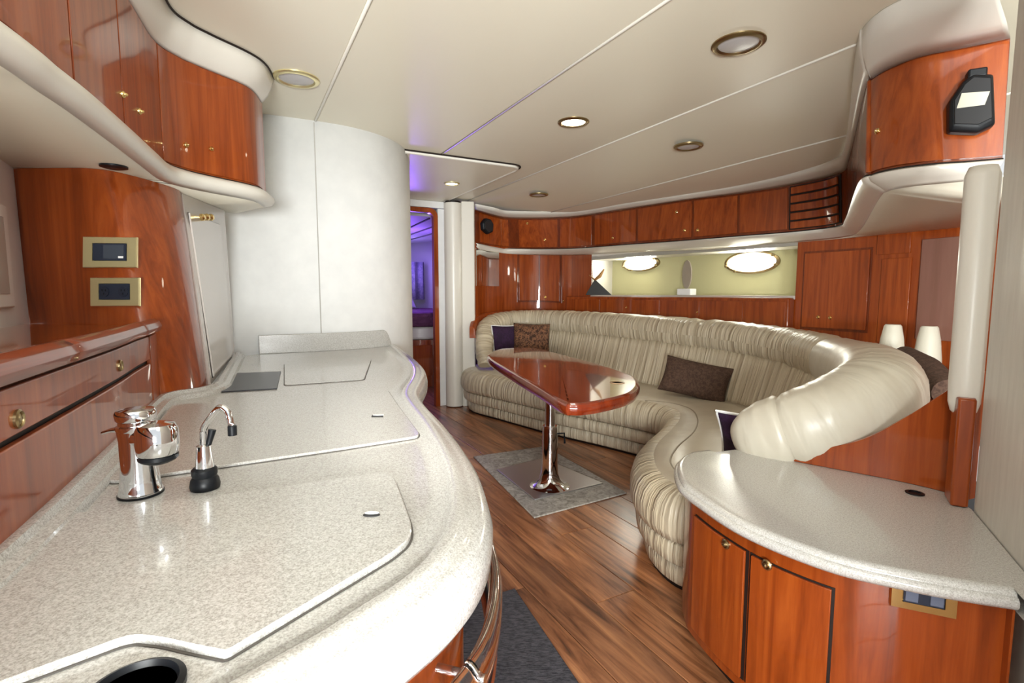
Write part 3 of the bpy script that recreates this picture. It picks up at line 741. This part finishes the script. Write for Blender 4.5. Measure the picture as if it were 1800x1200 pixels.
# backrest bolster
F_ = [(-.25, 4.88, .46, .075), (-.27, 4.98, .64, .088), (-.24, 5.22, .79, .105), (-.06, 5.44, .835, .12), (.25, 5.46, .845, .125), (.58, 5.25, .845, .125), (.95, 4.78, .84, .125), (1.38, 4.10, .83, .125), (1.66, 3.58, .815, .125),
      (1.80, 3.1, .79, .13), (1.74, 2.62, .77, .14), (1.53, 2.16, .785, .15), (1.375, 1.90, .77, .153), (1.22, 1.83, .715, .150), (1.08, 1.87, .65, .143), (.98, 1.94, .60, .130), (.92, 1.985, .57, .092), (.895, 2.005, .555, .03)]
bp = cr([(a, b, c) for a, b, c, d in F_], 14); rr = [v.x for v in cr([(d, 0, 0) for a, b, c, d in F_], 14)]
def bolster(i0, i1, name, mt):
    seg = bp[i0:i1+1]; R_ = rr[i0:i1+1]; T = tangents(bp); n = 22; rows = [[] for _ in range(n)]
    L = 0
    for i, p in enumerate(seg):
        t = T[i0+i]; x = Vector((t.y, -t.x, 0)).normalized(); y = Vector((0, 0, 1))
        y = x.cross(t).normalized()
        if y.z < 0: y = -y
        if i: L += (p-seg[i-1]).length
        pinch = 1-.07*math.exp(-(min(i, len(seg)-1-i))**2/1.5)
        for k in range(n):
            a = 2*math.pi*k/n
            wr_ = (.0035*math.sin(L*95+3*noise.noise(Vector((L*6, k*.25, 1))))+.008*noise.noise(Vector((L*9, k*.35, 3))))*(.35 if mt is leather_pale else 1)
            r = R_[i]*pinch+wr_
            ca, sa = math.cos(a), math.sin(a)
            ex = .85
            rows[k].append(p+x*(abs(ca)**ex*(1 if ca > 0 else -1))*r+y*(abs(sa)**ex*(1 if sa > 0 else -1))*r)
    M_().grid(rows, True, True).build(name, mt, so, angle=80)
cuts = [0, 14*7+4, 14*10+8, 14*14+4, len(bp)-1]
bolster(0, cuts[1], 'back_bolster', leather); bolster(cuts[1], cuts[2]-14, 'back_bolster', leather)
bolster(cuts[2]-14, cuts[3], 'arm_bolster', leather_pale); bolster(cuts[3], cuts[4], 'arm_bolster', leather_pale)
# lower back between bolster and seat
upb = []; lob = []
T = tangents(bp)
side = []
for i in range(0, 14*13+1, 2):
    p = bp[i]; t = T[i]; x = Vector((t.y, -t.x, 0)).normalized()
    if (p+x*.2-Vector((.6, 3.4, p.z))).length > (p-x*.2-Vector((.6, 3.4, p.z))).length: x = -x
    upb.append(p+x*.085+Vector((0, 0, -.085))); lob.append(Vector((p.x, p.y, .40))+x*.19)
mid = [a.lerp(b, .5)+Vector((0, 0, 0)) for a, b in zip(upb, lob)]
M_().grid([upb, [a.lerp(b, .15)+(a-Vector((a.x, a.y, a.z)))*0 for a, b in zip(upb, lob)], mid, [a.lerp(b, .9) for a, b in zip(upb, lob)], lob]).build('lower_back', leather, so, solid=.05, angle=80)
M_().tube([p for p in upb], .006, 6).build('piping', piping, so)

# cushions on the sofa
pillow('throw_pillow', (.19, 4.95, .665), .36, .40, .13, Rzxy(2, -18, 2), leopard, 'leopard print cushion at the far left end of the sofa', 'sofa cushions')
pillow('throw_pillow', (-.02, 5.06, .64), .36, .40, .10, Rzxy(20, -14, 0), purple_fab, 'dark plum cushion with white edge behind the leopard print one', 'sofa cushions', white_pl)
pillow('throw_pillow', (1.30, 3.60, .54), .47, .27, .13, Rzxy(-30, -24, 9), brown_fab, 'brown satin cushion with pleats in the middle of the sofa', 'sofa cushions', None, 22)
pillow('throw_pillow', (1.06, 2.13, .53), .34, .26, .10, Rzxy(-38, 30, 0), purple_fab, 'plum cushion with white piping tucked against the near sofa arm', 'sofa cushions', white_pl)

# ------------------------------------------------------------------ table
tb_ = thing('pedestal_table', 'glossy red mahogany table on a chrome pedestal', 'table')
TZ = .71
op = [(857, 628), (864, 617), (890, 611), (940, 611), (1000, 625), (1060, 641), (1105, 656), (1120, 664), (1125, 676), (1112, 690), (1075, 701), (1035, 708), (1005, 709), (985, 705), (940, 678), (895, 652)]
ol = cr([G(x, y, TZ) for x, y in op], 5, True); s_ = orient(ol)
M_().rings(inset_rings(ol, [(-o*s_, z) for o, z in [(.03, TZ-.055), (.008, TZ-.050), (0, TZ-.035), (0, TZ-.018), (.006, TZ-.006), (.016, TZ-.001), (.022, TZ)]]), True, False).build('tabletop', table_wood, tb_, angle=30)
tr_ = inset_rings(ol, [(-.022*s_, TZ)])[0]; tc_ = sum(tr_, Vector())/len(tr_)
tm_ = M_().add([tc_]+tr_, [(0, i+1, (i+1) % len(tr_)+1) for i in range(len(tr_))]); tm_.build('veneer_top', table_wood, tb_, False)
ip = G(1085, 672, TZ+.0006)
M_().lathe(ip, [(.036, 0), (.036, .0012), (.028, .0012), (.028, 0)], 24).build('inlay_ring', mat('inlay', (.42, .2, .06), .3, coat=.8), tb_)
pb = G(966, 858, 0.0)
M_().lathe(pb, [(.125, .016), (.11, .020), (.085, .032), (.062, .058), (.050, .10), (.046, .16), (.045, .36), (.042, .38)], 32).build('lower_tube', chrome, tb_, angle=60)
M_().lathe(pb, [(.030, .37), (.030, .64)], 28).build('upper_tube', chrome, tb_, angle=60)
M_().lathe(pb, [(.10, .632), (.10, .652)], 28).build('mount_plate', steel, tb_)
M_().tube([pb+Vector((.03, 0, .33)), pb+Vector((.085, .01, .33)), pb+Vector((.088, .01, .27))], .006, 8).build('clamp_lever', black, tb_)
c4 = [G(x, y, .012) for x, y in ((873, 826), (955, 806), (1060, 850), (940, 879))]
cc = sum(c4, Vector())/4
r_ = .265; ang = math.atan2((c4[2]-c4[3]).y, (c4[2]-c4[3]).x)
M_().poly(c4, .010, .018).build('base_plate', steel, tb_, bevel=.003)
t = thing('table_mat', 'pale marbled mat under the chrome table base', 'mat')
mo = [G(x, y, 0) for x, y in ((832, 804), (958, 786), (1102, 868), (939, 912))]
M_().poly(mo, .001, .010).build('mat_body', mat_pale, t, bevel=.004)
t = thing('floor_mat', 'dark grey woven floor mat beside the galley counter', 'mat')
f2 = [G(x, y, 0) for x, y in ((818, 1062), (905, 1037), (1015, 1200))]
M_().poly([f2[1], f2[2]+(f2[2]-f2[1])*1.2, f2[2]+(f2[2]-f2[1])*1.2-B*.62, f2[1]-B*.62], .001, .009).build('mat_body', mat_dark, t, bevel=.003)

# ------------------------------------------------------------------ galley counter
CZ = .83
edge_px = [(700, 606), (722, 622), (745, 642), (751, 662), (741, 688), (748, 705), (790, 748), (835, 808), (860, 868), (865, 915), (848, 978), (800, 1042), (700, 1122), (600, 1195)]
ed = [G(x, y, CZ) for x, y in edge_px]+[Vector((-.24, .29, CZ)), Vector((-.42, .17, CZ)), Vector((-.62, .10, CZ))]
edge = cr(ed, 8)
cen = Vector((-.55, 1.0, CZ))
gs = 1 if (offs(edge, .05)[60]-cen).length < (edge[60]-cen).length else -1
innerw = [Vector((-.62, .2, 0)), Vector((-.625, .588, 0)), Vector((-.83, 1.026, 0)), Vector((-1.02, 1.423, 0)), Vector((-1.045, 1.54, 0)), Vector((-1.02, 1.64, 0)), Vector((-1.1, 1.84, 0)), Vector((-1.40, 2.56, 0)), Vector((-1.33, 2.70, 0)), Vector((-1.065, 2.83, 0)), Vector((-.90, 2.935, 0)), Vector((-.80, 3.04, 0))]
gc = thing('galley_worktop', 'long pale speckled galley worktop with moulded edge', 'worktop')
counter_body(edge, innerw, [(.03, .765), (.008, .770), (0, .782), (-.001, .80), (.004, .818), (.014, .829), (.026, .833), (.034, .8335), (.040, .838), (.056, .8385), (.062, .8365), (.066, .8305), (.10, .83)], gs).build('top_slab', stone, gc, angle=60)
# moulding along the wood and backsplash by the white wall
cp_ = cr([(-.52, .33), (-.615, .588), (-.818, 1.026), (-1.005, 1.40), (-1.035, 1.52), (-.99, 1.60), (-1.0, 1.70), (-1.07, 1.86), (-1.395, 2.56)], 8)
gi = 1 if (offs(cp_, .05)[20]-Vector((-.3, 1, 0))).length < (cp_[20]-Vector((-.3, 1, 0))).length else -1
rows = [[Vector((p.x, p.y, z)) for p in offs(cp_, o*gi)] for o, z in ((.0, .829), (.002, .852), (.008, .856), (.020, .856), (.024, .846), (.040, .843), (.046, .829))]
M_().grid(rows, True, True).build('edge_moulding', stone2, gc, angle=50)
bs = cr([(-1.34, 2.695), (-1.064, 2.828), (-.905, 2.932), (-.80, 3.05), (-.755, 3.13)], 8)
gi = 1 if (offs(bs, .05)[8]-Vector((-.3, 1, 0))).length < (bs[8]-Vector((-.3, 1, 0))).length else -1
def bh(i): t = i/(len(bs)-1); return .93 if t < .8 else .93-.08*((t-.8)/.2)**2
rows = [[Vector((p.x, p.y, .829 if k in (0, 3) else bh(i))) for i, p in enumerate(offs(bs, o*gi))] for k, o in ((0, .002), (1, .002), (2, .018), (3, .018))]
M_().grid(rows, True, True).build('backsplash', stone2, gc, bevel=.004, angle=50)

def fillet(pts, rad, n=5):
    out = []; N = len(pts)
    for i, p in enumerate(pts):
        a, b = pts[i-1]-p, pts[(i+1) % N]-p
        d = min(rad, a.length*.45, b.length*.45); p0 = p+a.normalized()*d; p1 = p+b.normalized()*d
        for k in range(n+1):
            t = k/n; out.append(p0*(1-t)**2+p*2*t*(1-t)+p1*t*t)
    return out
gap_grey = mat('gap_grey', (.10, .09, .08), .6)
def lid(name, px, z, th, label, hole=None, grp=None):
    t = thing(name, label, 'lid', grp)
    pts = fillet([G(x, y, z) for x, y in px], .022)
    s_ = orient(pts)
    def ring(o, zz): return [Vector((p.x, p.y, zz)) for p in offs(pts, -o*s_, True)]
    m = M_().rings([ring(-.0025, z+.0003), ring(-.0025, z+.0015)])  .build('lid_gap', gap_grey, t, False)
    m = M_().rings([ring(.0, z+.0015), ring(0, z+th-.0015), ring(.0018, z+th)]).build('lid_panel', stone, t)
    if hole:
        hx, hy, rx, ry, sq = hole; c = G(hx, hy, z+th+.0004)
        if sq: M_().poly([c+Vector((a*rx, b*ry, 0)) for a, b in ((-.8, -1), (1, -1), (.6, 1), (-1, 1))], c.z, c.z+.0008).build('finger_hole', black, t, False)
        else: M_().poly([c+Vector((rx*math.cos(a), ry*math.sin(a), 0)) for a in [2*math.pi*i/24 for i in range(24)]], c.z, c.z+.0008).build('finger_hole', black_soft, t, False)
        M_().poly([c+Vector((rx*.85*math.cos(a)-.001, ry*.9+ry*.75*math.sin(a)*(1 if math.sin(a) > 0 else .9), 0)) for a in [2*math.pi*i/20 for i in range(20)]], c.z+.0008, c.z+.0016).build('hole_lip', white_pl, t, False)
    return t
def dense(pts, n=6): return pts
lid('counter_lid', [(-60, 1100), (95, 935), (112, 918), (135, 911), (400, 877), (655, 840), (678, 838), (694, 848), (706, 880), (722, 925), (724, 945), (716, 962), (690, 984), (404, 1158), (395, 1161), (330, 1148), (285, 1137), (240, 1132), (215, 1137), (60, 1195), (-60, 1240)], CZ, .009, 'large speckled sink lid nearest the camera on the galley worktop', (653, 905, .012, .006, False), 'galley worktop lids')
lid('counter_lid', [(188, 853), (196, 838), (262, 765), (302, 718), (312, 714), (500, 702), (672, 686), (682, 688), (700, 715), (737, 765), (734, 771), (600, 792)], CZ, .006, 'middle speckled lid behind the two taps on the galley worktop', (664, 731, .017, .010, True), 'galley worktop lids')
lid('counter_lid', [(414, 640), (440, 618), (480, 613), (650, 606), (672, 606), (680, 618), (660, 668), (560, 678), (395, 690)][:0] or [(500, 640), (640, 628), (652, 634), (640, 668), (500, 678)], CZ, .004, 'small flush speckled lid beside the dark inset at the back of the worktop', None, 'galley worktop lids')
t = thing('inset_grille', 'dark rectangular inset at the back of the galley worktop', 'grille')
M_().poly([G(x, y, CZ) for x, y in ((389, 690), (416, 657), (494, 654), (487, 684))], CZ+.0005, CZ+.004).build('grille_plate', mat('grille_dark', (.03, .03, .04), .35), t, bevel=.001)
# hob well at the very front
t = thing('sink_bowl', 'black round drain well at the near edge of the galley worktop', 'sink')
sc = G(238, 1192, CZ)
M_().lathe(G(236, 1222, CZ), [(.036, .001), (.036, .006), (.031, .008), (.029, .003)], 36).build('bowl_rim', black, t)
M_().lathe(G(236, 1222, CZ), [(.029, .001), (.029, .003)], 36).build('bowl', black_soft, t)

# galley base cabinet with clear rail
gb = thing('galley_cabinet', 'curved cherry galley cabinet under the worktop with a clear grab rail', 'cabinet')
be = offs(edge, .055*gs)
M_().grid([[Vector((p.x, p.y, z)) for p in be] for z in (.07, .4, .764)]).build('curved_front', cherry, gb, solid=.02, angle=60)
M_().grid([[Vector((p.x, p.y, z)) for p in offs(edge, .11*gs)] for z in (0.0, .075)]).build('toe_kick', dark_gap, gb, solid=.012)
re = offs(edge[48:126], -.004*gs); re = [Vector((p.x, p.y, .705)) for p in re]
rows = []
rail_prof = [(0, -.03), (.006, -.028), (.010, -.015), (.010, .015), (.006, .028), (0, .03), (-.006, .028), (-.010, .015), (-.010, -.015), (-.006, -.028)]
for o, dz in rail_prof: rows.append([p+Vector((0, 0, dz)) for p in offs(re, o)])
M_().grid(rows, True, True).build('grab_rail', acrylic, gb, angle=60)
M_().tube([p+Vector((0, 0, -.055)) for p in offs(re, .004*gs)], .006, 8).build('rail_shadow_strip', black, gb)  # black tube painting in the shadow gap beneath the clear rail
M_().tube([p+Vector((0, 0, -.072)) for p in offs(re, .006*gs)], .009, 8, 1.4).build('lower_rail', cherry_rail, gb)
for k in (6, 36, 60):
    p = re[k]; T = tangents(re)[k]; nn = Vector((T.y, -T.x, 0)).normalized()*(1 if gs > 0 else -1)
    M_().tube([p-nn*.012, p+nn*.055], .006, 10).build('rail_bolt', chrome, gb)

# ------------------------------------------------------------------ taps
c0 = G(248, 868, CZ)
t = thing('galley_tap', 'chunky chrome mixer tap with black-based pull-out head', 'tap'); t.location = c0
M_().lathe((0, 0, .0015), [(.030, 0), (.0305, .005), (.0285, .009), (.0265, .025), (.0245, .05), (.0245, .088), (.026, .099), (.0265, .104)], 36).build('tap_body', chrome, t, angle=50)
M_().lathe((0, 0, .0008), [(.0315, 0), (.0315, .003)], 36).build('tap_gasket', black, t)
M_().lathe((0, 0, .105), [(.026, 0), (.0275, .003), (.0275, .008), (.024, .010), (.024, .015), (.027, .018), (.028, .028), (.025, .033), (.014, .035)], 36).build('tap_cap', chrome, t, angle=40)
M_().tube([(-.018, -.004, .108), (-.035, -.006, .106), (-.048, -.008, .102)], [.009, .006, .004], 12, .6).build('tap_lever', chrome, t)
hc = Vector((.050, -.026, .098))
M_().tube([Vector((.0, -.005, .095)), hc+Vector((-.012, .008, 0))], [.018, .016], 16).build('spout_neck', chrome, t)
M_().lathe(hc+Vector((0, 0, -.025)), [(.025, 0), (.0275, .004), (.029, .018), (.028, .040), (.024, .048), (.012, .051)], 36).build('spray_head', chrome, t, angle=40)
M_().lathe(hc+Vector((0, 0, -.033)), [(.016, -.004), (.024, 0), (.0268, .003), (.0268, .008)], 30).build('spray_ring', black, t)
c1 = G(361, 858, CZ)
t = thing('filter_tap', 'small chrome angled-spout tap on a black base', 'tap'); t.location = c1
M_().lathe((0, 0, .0008), [(.0215, 0), (.0225, .006), (.0205, .016), (.0175, .02), (.019, .024), (.019, .032), (.015, .036)], 30).build('tap_base', black, t, angle=40)
M_().lathe((.001, 0, .034), [(.0145, 0), (.0135, .010), (.0115, .028), (.0105, .038), (.007, .040)], 28).build('tap_body', chrome, t, angle=50)
M_().tube(cr([(0, 0, .070), (.001, 0, .088), (.004, -.001, .102), (.018, -.004, .120), (.031, -.006, .134), (.039, -.007, .137), (.047, -.008, .131), (.051, -.009, .120), (.054, -.009, .106)], 4), .0052, 12).build('spout', chrome, t, angle=80)
M_().lathe((.0545, -.009, .092), [(.0068, 0), (.0068, .015), (.0055, .016)], 20).build('spout_tip', black, t)
M_().tube([(.006, .006, .072), (.011, .010, .096)], [.004, .006], 10).build('tap_lever', black, t)

# ------------------------------------------------------------------ drawer cabinet on the left
dp = [(-.36, .08), (-.50, .33), (-.62, .588), (-.823, 1.026), (-.93, 1.24), (-1.017, 1.423), (-1.06, 1.50)]
DC = Surf([(x, y, .832) for x, y in dp], [(x, y, 1.055) for x, y in dp])
if DC.N(.5, .5).x < 0: DC = Surf([(x, y, .832) for x, y in dp[::-1]], [(x, y, 1.055) for x, y in dp[::-1]])
dcab = thing('drawer_cabinet', 'glossy cherry drawer cabinet along the left side of the galley', 'cabinet')
DC.slab(0, 1, 0, 1, -.02, 0).build('carcass', dark_gap, dcab)
def ud(px, py): return DC.uv(px, py)[0]
uE = ud(256, 640); uN = 0 if ud(20, 800) < uE else 1
ve = DC.uv(256, 634)[1]; vk = DC.uv(20, 765)[1]
print('drawer uE', uE, 'ends v', ve, vk)
vg = (ve+vk)/2
a, b = (uN, uE)
sgn = 1 if b > a else -1
DC.slab(*sorted((a, b-.006*sgn)), vg+.02, .90, .001, .012).build('drawer', cherry_door, dcab, bevel=.002)
DC.slab(*sorted((a, b-.006*sgn)), 0.0, vg-.03, .001, .012).build('lower_panel', cherry_door, dcab, bevel=.002)
DC.slab(*sorted((b+.004*sgn, 1-uN)), 0.0, .90, .001, .012).build('end_stile', cherry, dcab, bevel=.002)
for px, py in ((8, 738), (198, 643)):
    u, v = DC.uv(px, py); n = DC.N(u, v); c = DC.P(u, v)+n*.012
    M_().lathe(c, [(.0125, 0), (.0125, .003), (.010, .005), (.0085, .003), (.0085, .002), (.003, .004)], 20, n).build('latch', old_brass, dcab)
path = [DC.P(u/60, 1) for u in range(61)]; nrm = [DC.N(u/60, 1) for u in range(61)]
cutl = sorted([0, int(ud(118, 630)*60), int(ud(238, 580)*60), 60])
for k in range(3):
    if cutl[k+1]-cutl[k] < 1: continue
    rows = []
    for o, z in ((-.02, 1.036), (.012, 1.036), (.024, 1.042), (.028, 1.055), (.022, 1.068), (.008, 1.076), (-.008, 1.074), (-.02, 1.062)):
        rows.append([Vector((p.x, p.y, z))+n*o for p, n in zip(path[cutl[k]:cutl[k+1]+1], nrm[cutl[k]:cutl[k+1]+1])])
    M_().grid(rows, True, True).build('rail', cherry_rail, dcab, angle=80, bevel=.001)
bk = [Vector((-1.10, 1.50, 0)), Vector((-1.3, 1.52, 0)), Vector((-1.52, 1.56, 0)), Vector((-1.3, 1.2, 0)), Vector((-.95, .5, 0)), Vector((-.7, 0, 0))]
inner = [p-n*.019 for p, n in zip(path, nrm)]
if (inner[0]-bk[0]).length < (inner[-1]-bk[0]).length: inner = inner[::-1]
M_().poly(inner+bk, 1.045, 1.057).build('shelf_top', wood('gloss_top', (.23, .045, .007), (.30, .065, .012), (.38, .095, .02), (3, 20, 3), .12), dcab)
# wooden bulkhead with rounded column
wl = [(-1.50, 1.61), (-1.40, 1.58), (-1.25, 1.545), (-1.12, 1.515), (-1.05, 1.505), (-1.015, 1.54), (-1.005, 1.60), (-1.03, 1.70), (-1.08, 1.80)]
wl_lo = list(wl)
wh = [(-1.535, 1.585), (-1.46, 1.575), (-1.34, 1.57), (-1.27, 1.575), (-1.225, 1.61), (-1.205, 1.70), (-1.20, 1.80), (-1.21, 1.90), (-1.26, 2.0)]
WL = Surf([(x, y, .832) for x, y in wl], [(x, y, 1.522) for x, y in wh])
if WL.N(.2, .5).y > 0: WL = Surf([(x, y, .832) for x, y in wl[::-1]], [(x, y, 1.522) for x, y in wh[::-1]])
wp = frame('wall_left')
WL.slab(0, 1, 0, 1, -.02, 0, nu=60).build('wood_bulkhead', cherry, wp)
# outlets
t, c, x, up, n, iw, ih, rot = plate(WL, (196, 444), .150, .092, .001, 'brass plate with dark display, upper of two on the wood bulkhead', (pale_brass,), 'control_plate')
M_().box(c+n*.006, (iw*.98, .006, ih*.98), rot).build('insert', navy, t, False)
M_().box(c+n*.009+x*.012, (iw*.6, .004, ih*.8), rot).build('display', mat('display', (.05, .06, .08), .15), t, False)
M_().box(c+n*.0115+x*.033-up*.016, (.014, .001, .006), rot).build('display_mark', white_pl, t, False)
t, c, x, up, n, iw, ih, rot = plate(WL, (205, 513), .150, .085, .001, 'brass outlet plate with two sockets, lower on the wood bulkhead', (pale_brass,), 'wall_outlet', 'outlet')
M_().box(c+n*.006, (iw*.98, .006, ih*.98), rot).build('insert', navy, t, False)
for k in (-1, 1):
    s = M_().lathe(c+x*k*.029+n*.009, [(.015, 0), (.015, .0025)], 20, n).build('socket', mat('socket_face', (.015, .02, .035), .4), t, False)
    for dx, dz in ((-.005, .004), (.005, .004), (0, -.006)):
        M_().box(c+x*(k*.029+dx)+up*dz+n*.0118, (.002, .0012, .006), rot).build('slot', black, s, False)
# glossy locker door beside the column
g0, g1 = Vector((-1.06, 1.78, 0)), Vector((-1.44, 2.64, 0)); k0, k1 = Vector((-1.235, 1.96, 0)), Vector((-1.30, 2.36, 0))
GP = Surf([(g0.x, g0.y, .832), (g1.x, g1.y, .832)], [(k0.x, k0.y, 1.522), (k1.x, k1.y, 1.522)])
if GP.N(.5, .5).x < 0: GP = Surf([(g1.x, g1.y, .832), (g0.x, g0.y, .832)], [(k1.x, k1.y, 1.522), (k0.x, k0.y, 1.522)])
t = thing('tall_locker', 'glossy greyish-white locker panel between wood column and white wall', 'cabinet')
GP.slab(0, 1, 0, 1, -.02, 0).build('frame_panel', gloss_white, t)
GP.slab(.05, .80, .02, .90, .0005, .002).build('door_gap', dark_gap, t)
GP.slab(.056, .794, .024, .896, .002, .008).build('door', gloss_white, t, bevel=.001)
for px in (349, 357, 365):
    u, v = GP.uv(px, 382); n = GP.N(u, v); c = GP.P(u, v)+n*.008
    M_().lathe(c, [(.014, 0), (.014, .01), (.008, .016)], 14, n).build('latch', brass, t)

# window wall at far left
a0, a1 = Vector((-1.51, 1.60, 0)), Vector((-.64, .20, 0))
ww = frame('window_3')
WW = Surf([(a1.x, a1.y, 1.055), (a0.x, a0.y, 1.055)], [(a1.x, a1.y, 1.60), (a0.x, a0.y, 1.60)])
if WW.N(.5, .5).x < 0: WW = Surf([(a0.x, a0.y, 1.055), (a1.x, a1.y, 1.055)], [(a0.x, a0.y, 1.60), (a1.x, a1.y, 1.60)])
WW.slab(0, 1, 0, 1, -.03, 0).build('wall_panel', white_wall, ww)
uw, vw = WW.uv(14, 500); lim = (uw, 1) if uw < .5 else (0, uw)
uu0, uu1 = (uw, .85) if uw < .5 else (.15, uw)
WW.slab(uu0, uu1, .10, .62, .001, .012).build('window_frame', white_pl, ww, bevel=.005)
WW.slab(uu0+.03, uu1-.03, .17, .55, .012, .014).build('window_pane', mat('tinted_pane', (.6, .63, .62), .08, coat=.6), ww)

# ------------------------------------------------------------------ overhead cabinet on the left
LP = [(-.70, .40, 0), (-.77, .64, 0)]+[tuple(G(x, y, 1.58)) for x, y in ((0, 50), (60, 98), (123, 147), (200, 213), (245, 253), (283, 285), (325, 300), (367, 310), (443, 327), (466, 341))]
LP = [(p[0], p[1]) for p in LP]
OC = Surf([(x, y, 1.58) for x, y in LP], [(x, y, 1.965) for x, y in LP])
if OC.N(.5, .5).x < 0: OC = Surf([(x, y, 1.58) for x, y in LP[::-1]], [(x, y, 1.965) for x, y in LP[::-1]])
oc = thing('overhead_cabinet', 'curved glossy cherry overhead cabinet above the galley', 'cabinet')
OC.slab(0, 1, 0, 1, -.02, 0, nu=110).build('carcass', cherry, oc)
ocp = [OC.P(i/120, 0) for i in range(121)]; ocn = [OC.N(i/120, .5) for i in range(121)]
def orow(o, z): return [Vector((p.x, p.y, z))+n*o for p, n in zip(ocp, ocn)]
M_().grid([orow(0, 1.965), orow(.010, 1.972), orow(.028, 1.995), orow(.045, 2.03), orow(.055, 2.068)]).build('top_trim', vinyl_trim, oc, solid=.005, angle=80)
M_().tube(orow(.058, 2.066), .004, 6).build('ceiling_seal', dark_gap, oc)
M_().tube(orow(.006, 1.578), .006, 6).build('shadow_line', dark_gap, oc)
M_().grid([orow(.002, 1.576), orow(.020, 1.574), orow(.034, 1.562), orow(.036, 1.545), orow(.024, 1.530), orow(-.005, 1.524)]).build('bottom_trim', vinyl_trim, oc, solid=.005, angle=80)
edge_in = orow(-.005, 1.526)
backp = resample([Vector((-.65, 0.0, 1.526)), Vector((-.80, .1, 1.526)), Vector((-1.53, 1.57, 1.526)), Vector((-1.30, 1.62, 1.526)), Vector((-1.42, 2.3, 1.526)), Vector((-1.3, 2.45, 1.526))], 120)
if (backp[0]-edge_in[0]).length > (backp[-1]-edge_in[0]).length: backp = backp[::-1]
M_().grid([edge_in, backp]).build('soffit', vinyl, oc, solid=.006)
e0 = OC.P(OC.uv(466, 335)[0], 0)
M_().poly([e0+Vector((0, 0, 0)), e0+Vector((-.02, -.03, 0)), e0+Vector((-.35, .12, 0)), e0+Vector((-.33, .16, 0))], 1.526, 2.066).build('end_panel', vinyl_trim, oc, bevel=.008)
us = [OC.uv(*p)[0] for p in ((215, 215), (285, 275), (466, 330))]
uo = OC.uv(125, 140)[0]
ustart = 0 if us[0] < us[2] else 1
bounds = [ustart, uo, us[0], us[1], us[2]]
for i in range(4):
    a, b = sorted((bounds[i], bounds[i+1]))
    OC.slab(a+.0018, b-.0018, .025, .985, .0, .005, nu=max(3, int((b-a)*110))).build('door', cherry_door, oc, bevel=.0015)
for px, py in ((240, 195), (324, 255), (369, 262), (210, 165)): knob(OC, px, py, .005, oc, r=.009)
t = thing('soffit_light', 'small black recessed fitting under the overhead cabinet', 'fitting')
M_().lathe(G(200, 292, 1.522), [(.035, -.002), (.035, .004), (.02, .008)], 20, Vector((0, 0, -1))).build('fitting_body', black, t)

# hull side carried on aft of the near locker
struct(M_().grid([[Vector((x, y, z)) for x, y in ((2.9, 1.5), (2.7, .4), (2.1, -.9))] for z in (0, 2.0)]).build('wall_hull', beige_wall, None, solid=.03))
struct(M_().grid([[Vector((x, y, z)) for x, y in ((-1.6, 2.62), (-1.75, 1.6), (-1.3, .0), (-.95, -.6))] for z in (0, 2.06)]).build('wall_port', white_wall, None, solid=.03))
# wooden coaming round the far end of the sofa
cm = [bp[i] for i in range(18, 62)]; T = tangents(bp)[18:62]
def crow(o, dz): return [Vector((p.x, p.y, p.z))+Vector((t.y, -t.x, 0)).normalized()*o*cs+Vector((0, 0, dz)) for p, t in zip(cm, T)]
cs = 1 if (cm[20]+Vector((T[20].y, -T[20].x, 0))*.2-Vector((.6, 3.4, cm[20].z))).length > (cm[20]-Vector((T[20].y, -T[20].x, 0))*.2-Vector((.6, 3.4, cm[20].z))).length else -1
M_().grid([crow(.09, .02), crow(.10, .11), crow(.12, .125), crow(.15, .12), crow(.15, .02)], True, True).build('wood_coaming', cherry, so, angle=60)

# knobs and latches belong to the door or drawer they sit on
def centre(o):
    v = o.data.vertices; return sum((w_.co for w_ in v), Vector())/len(v)
for root in [o for o in C.objects if o.parent is None and o.type == 'EMPTY']:
    ch = list(root.children); dd = [c for c in ch if c.name.split('.')[0] in ('door', 'drawer')]
    if not dd: continue
    for k in ch:
        if k.name.split('.')[0] in ('knob', 'latch'):
            kc = centre(k)
            k.parent = min(dd, key=lambda d: min((q.co-kc).length for q in d.data.vertices)+.3*(centre(d)-kc).length)
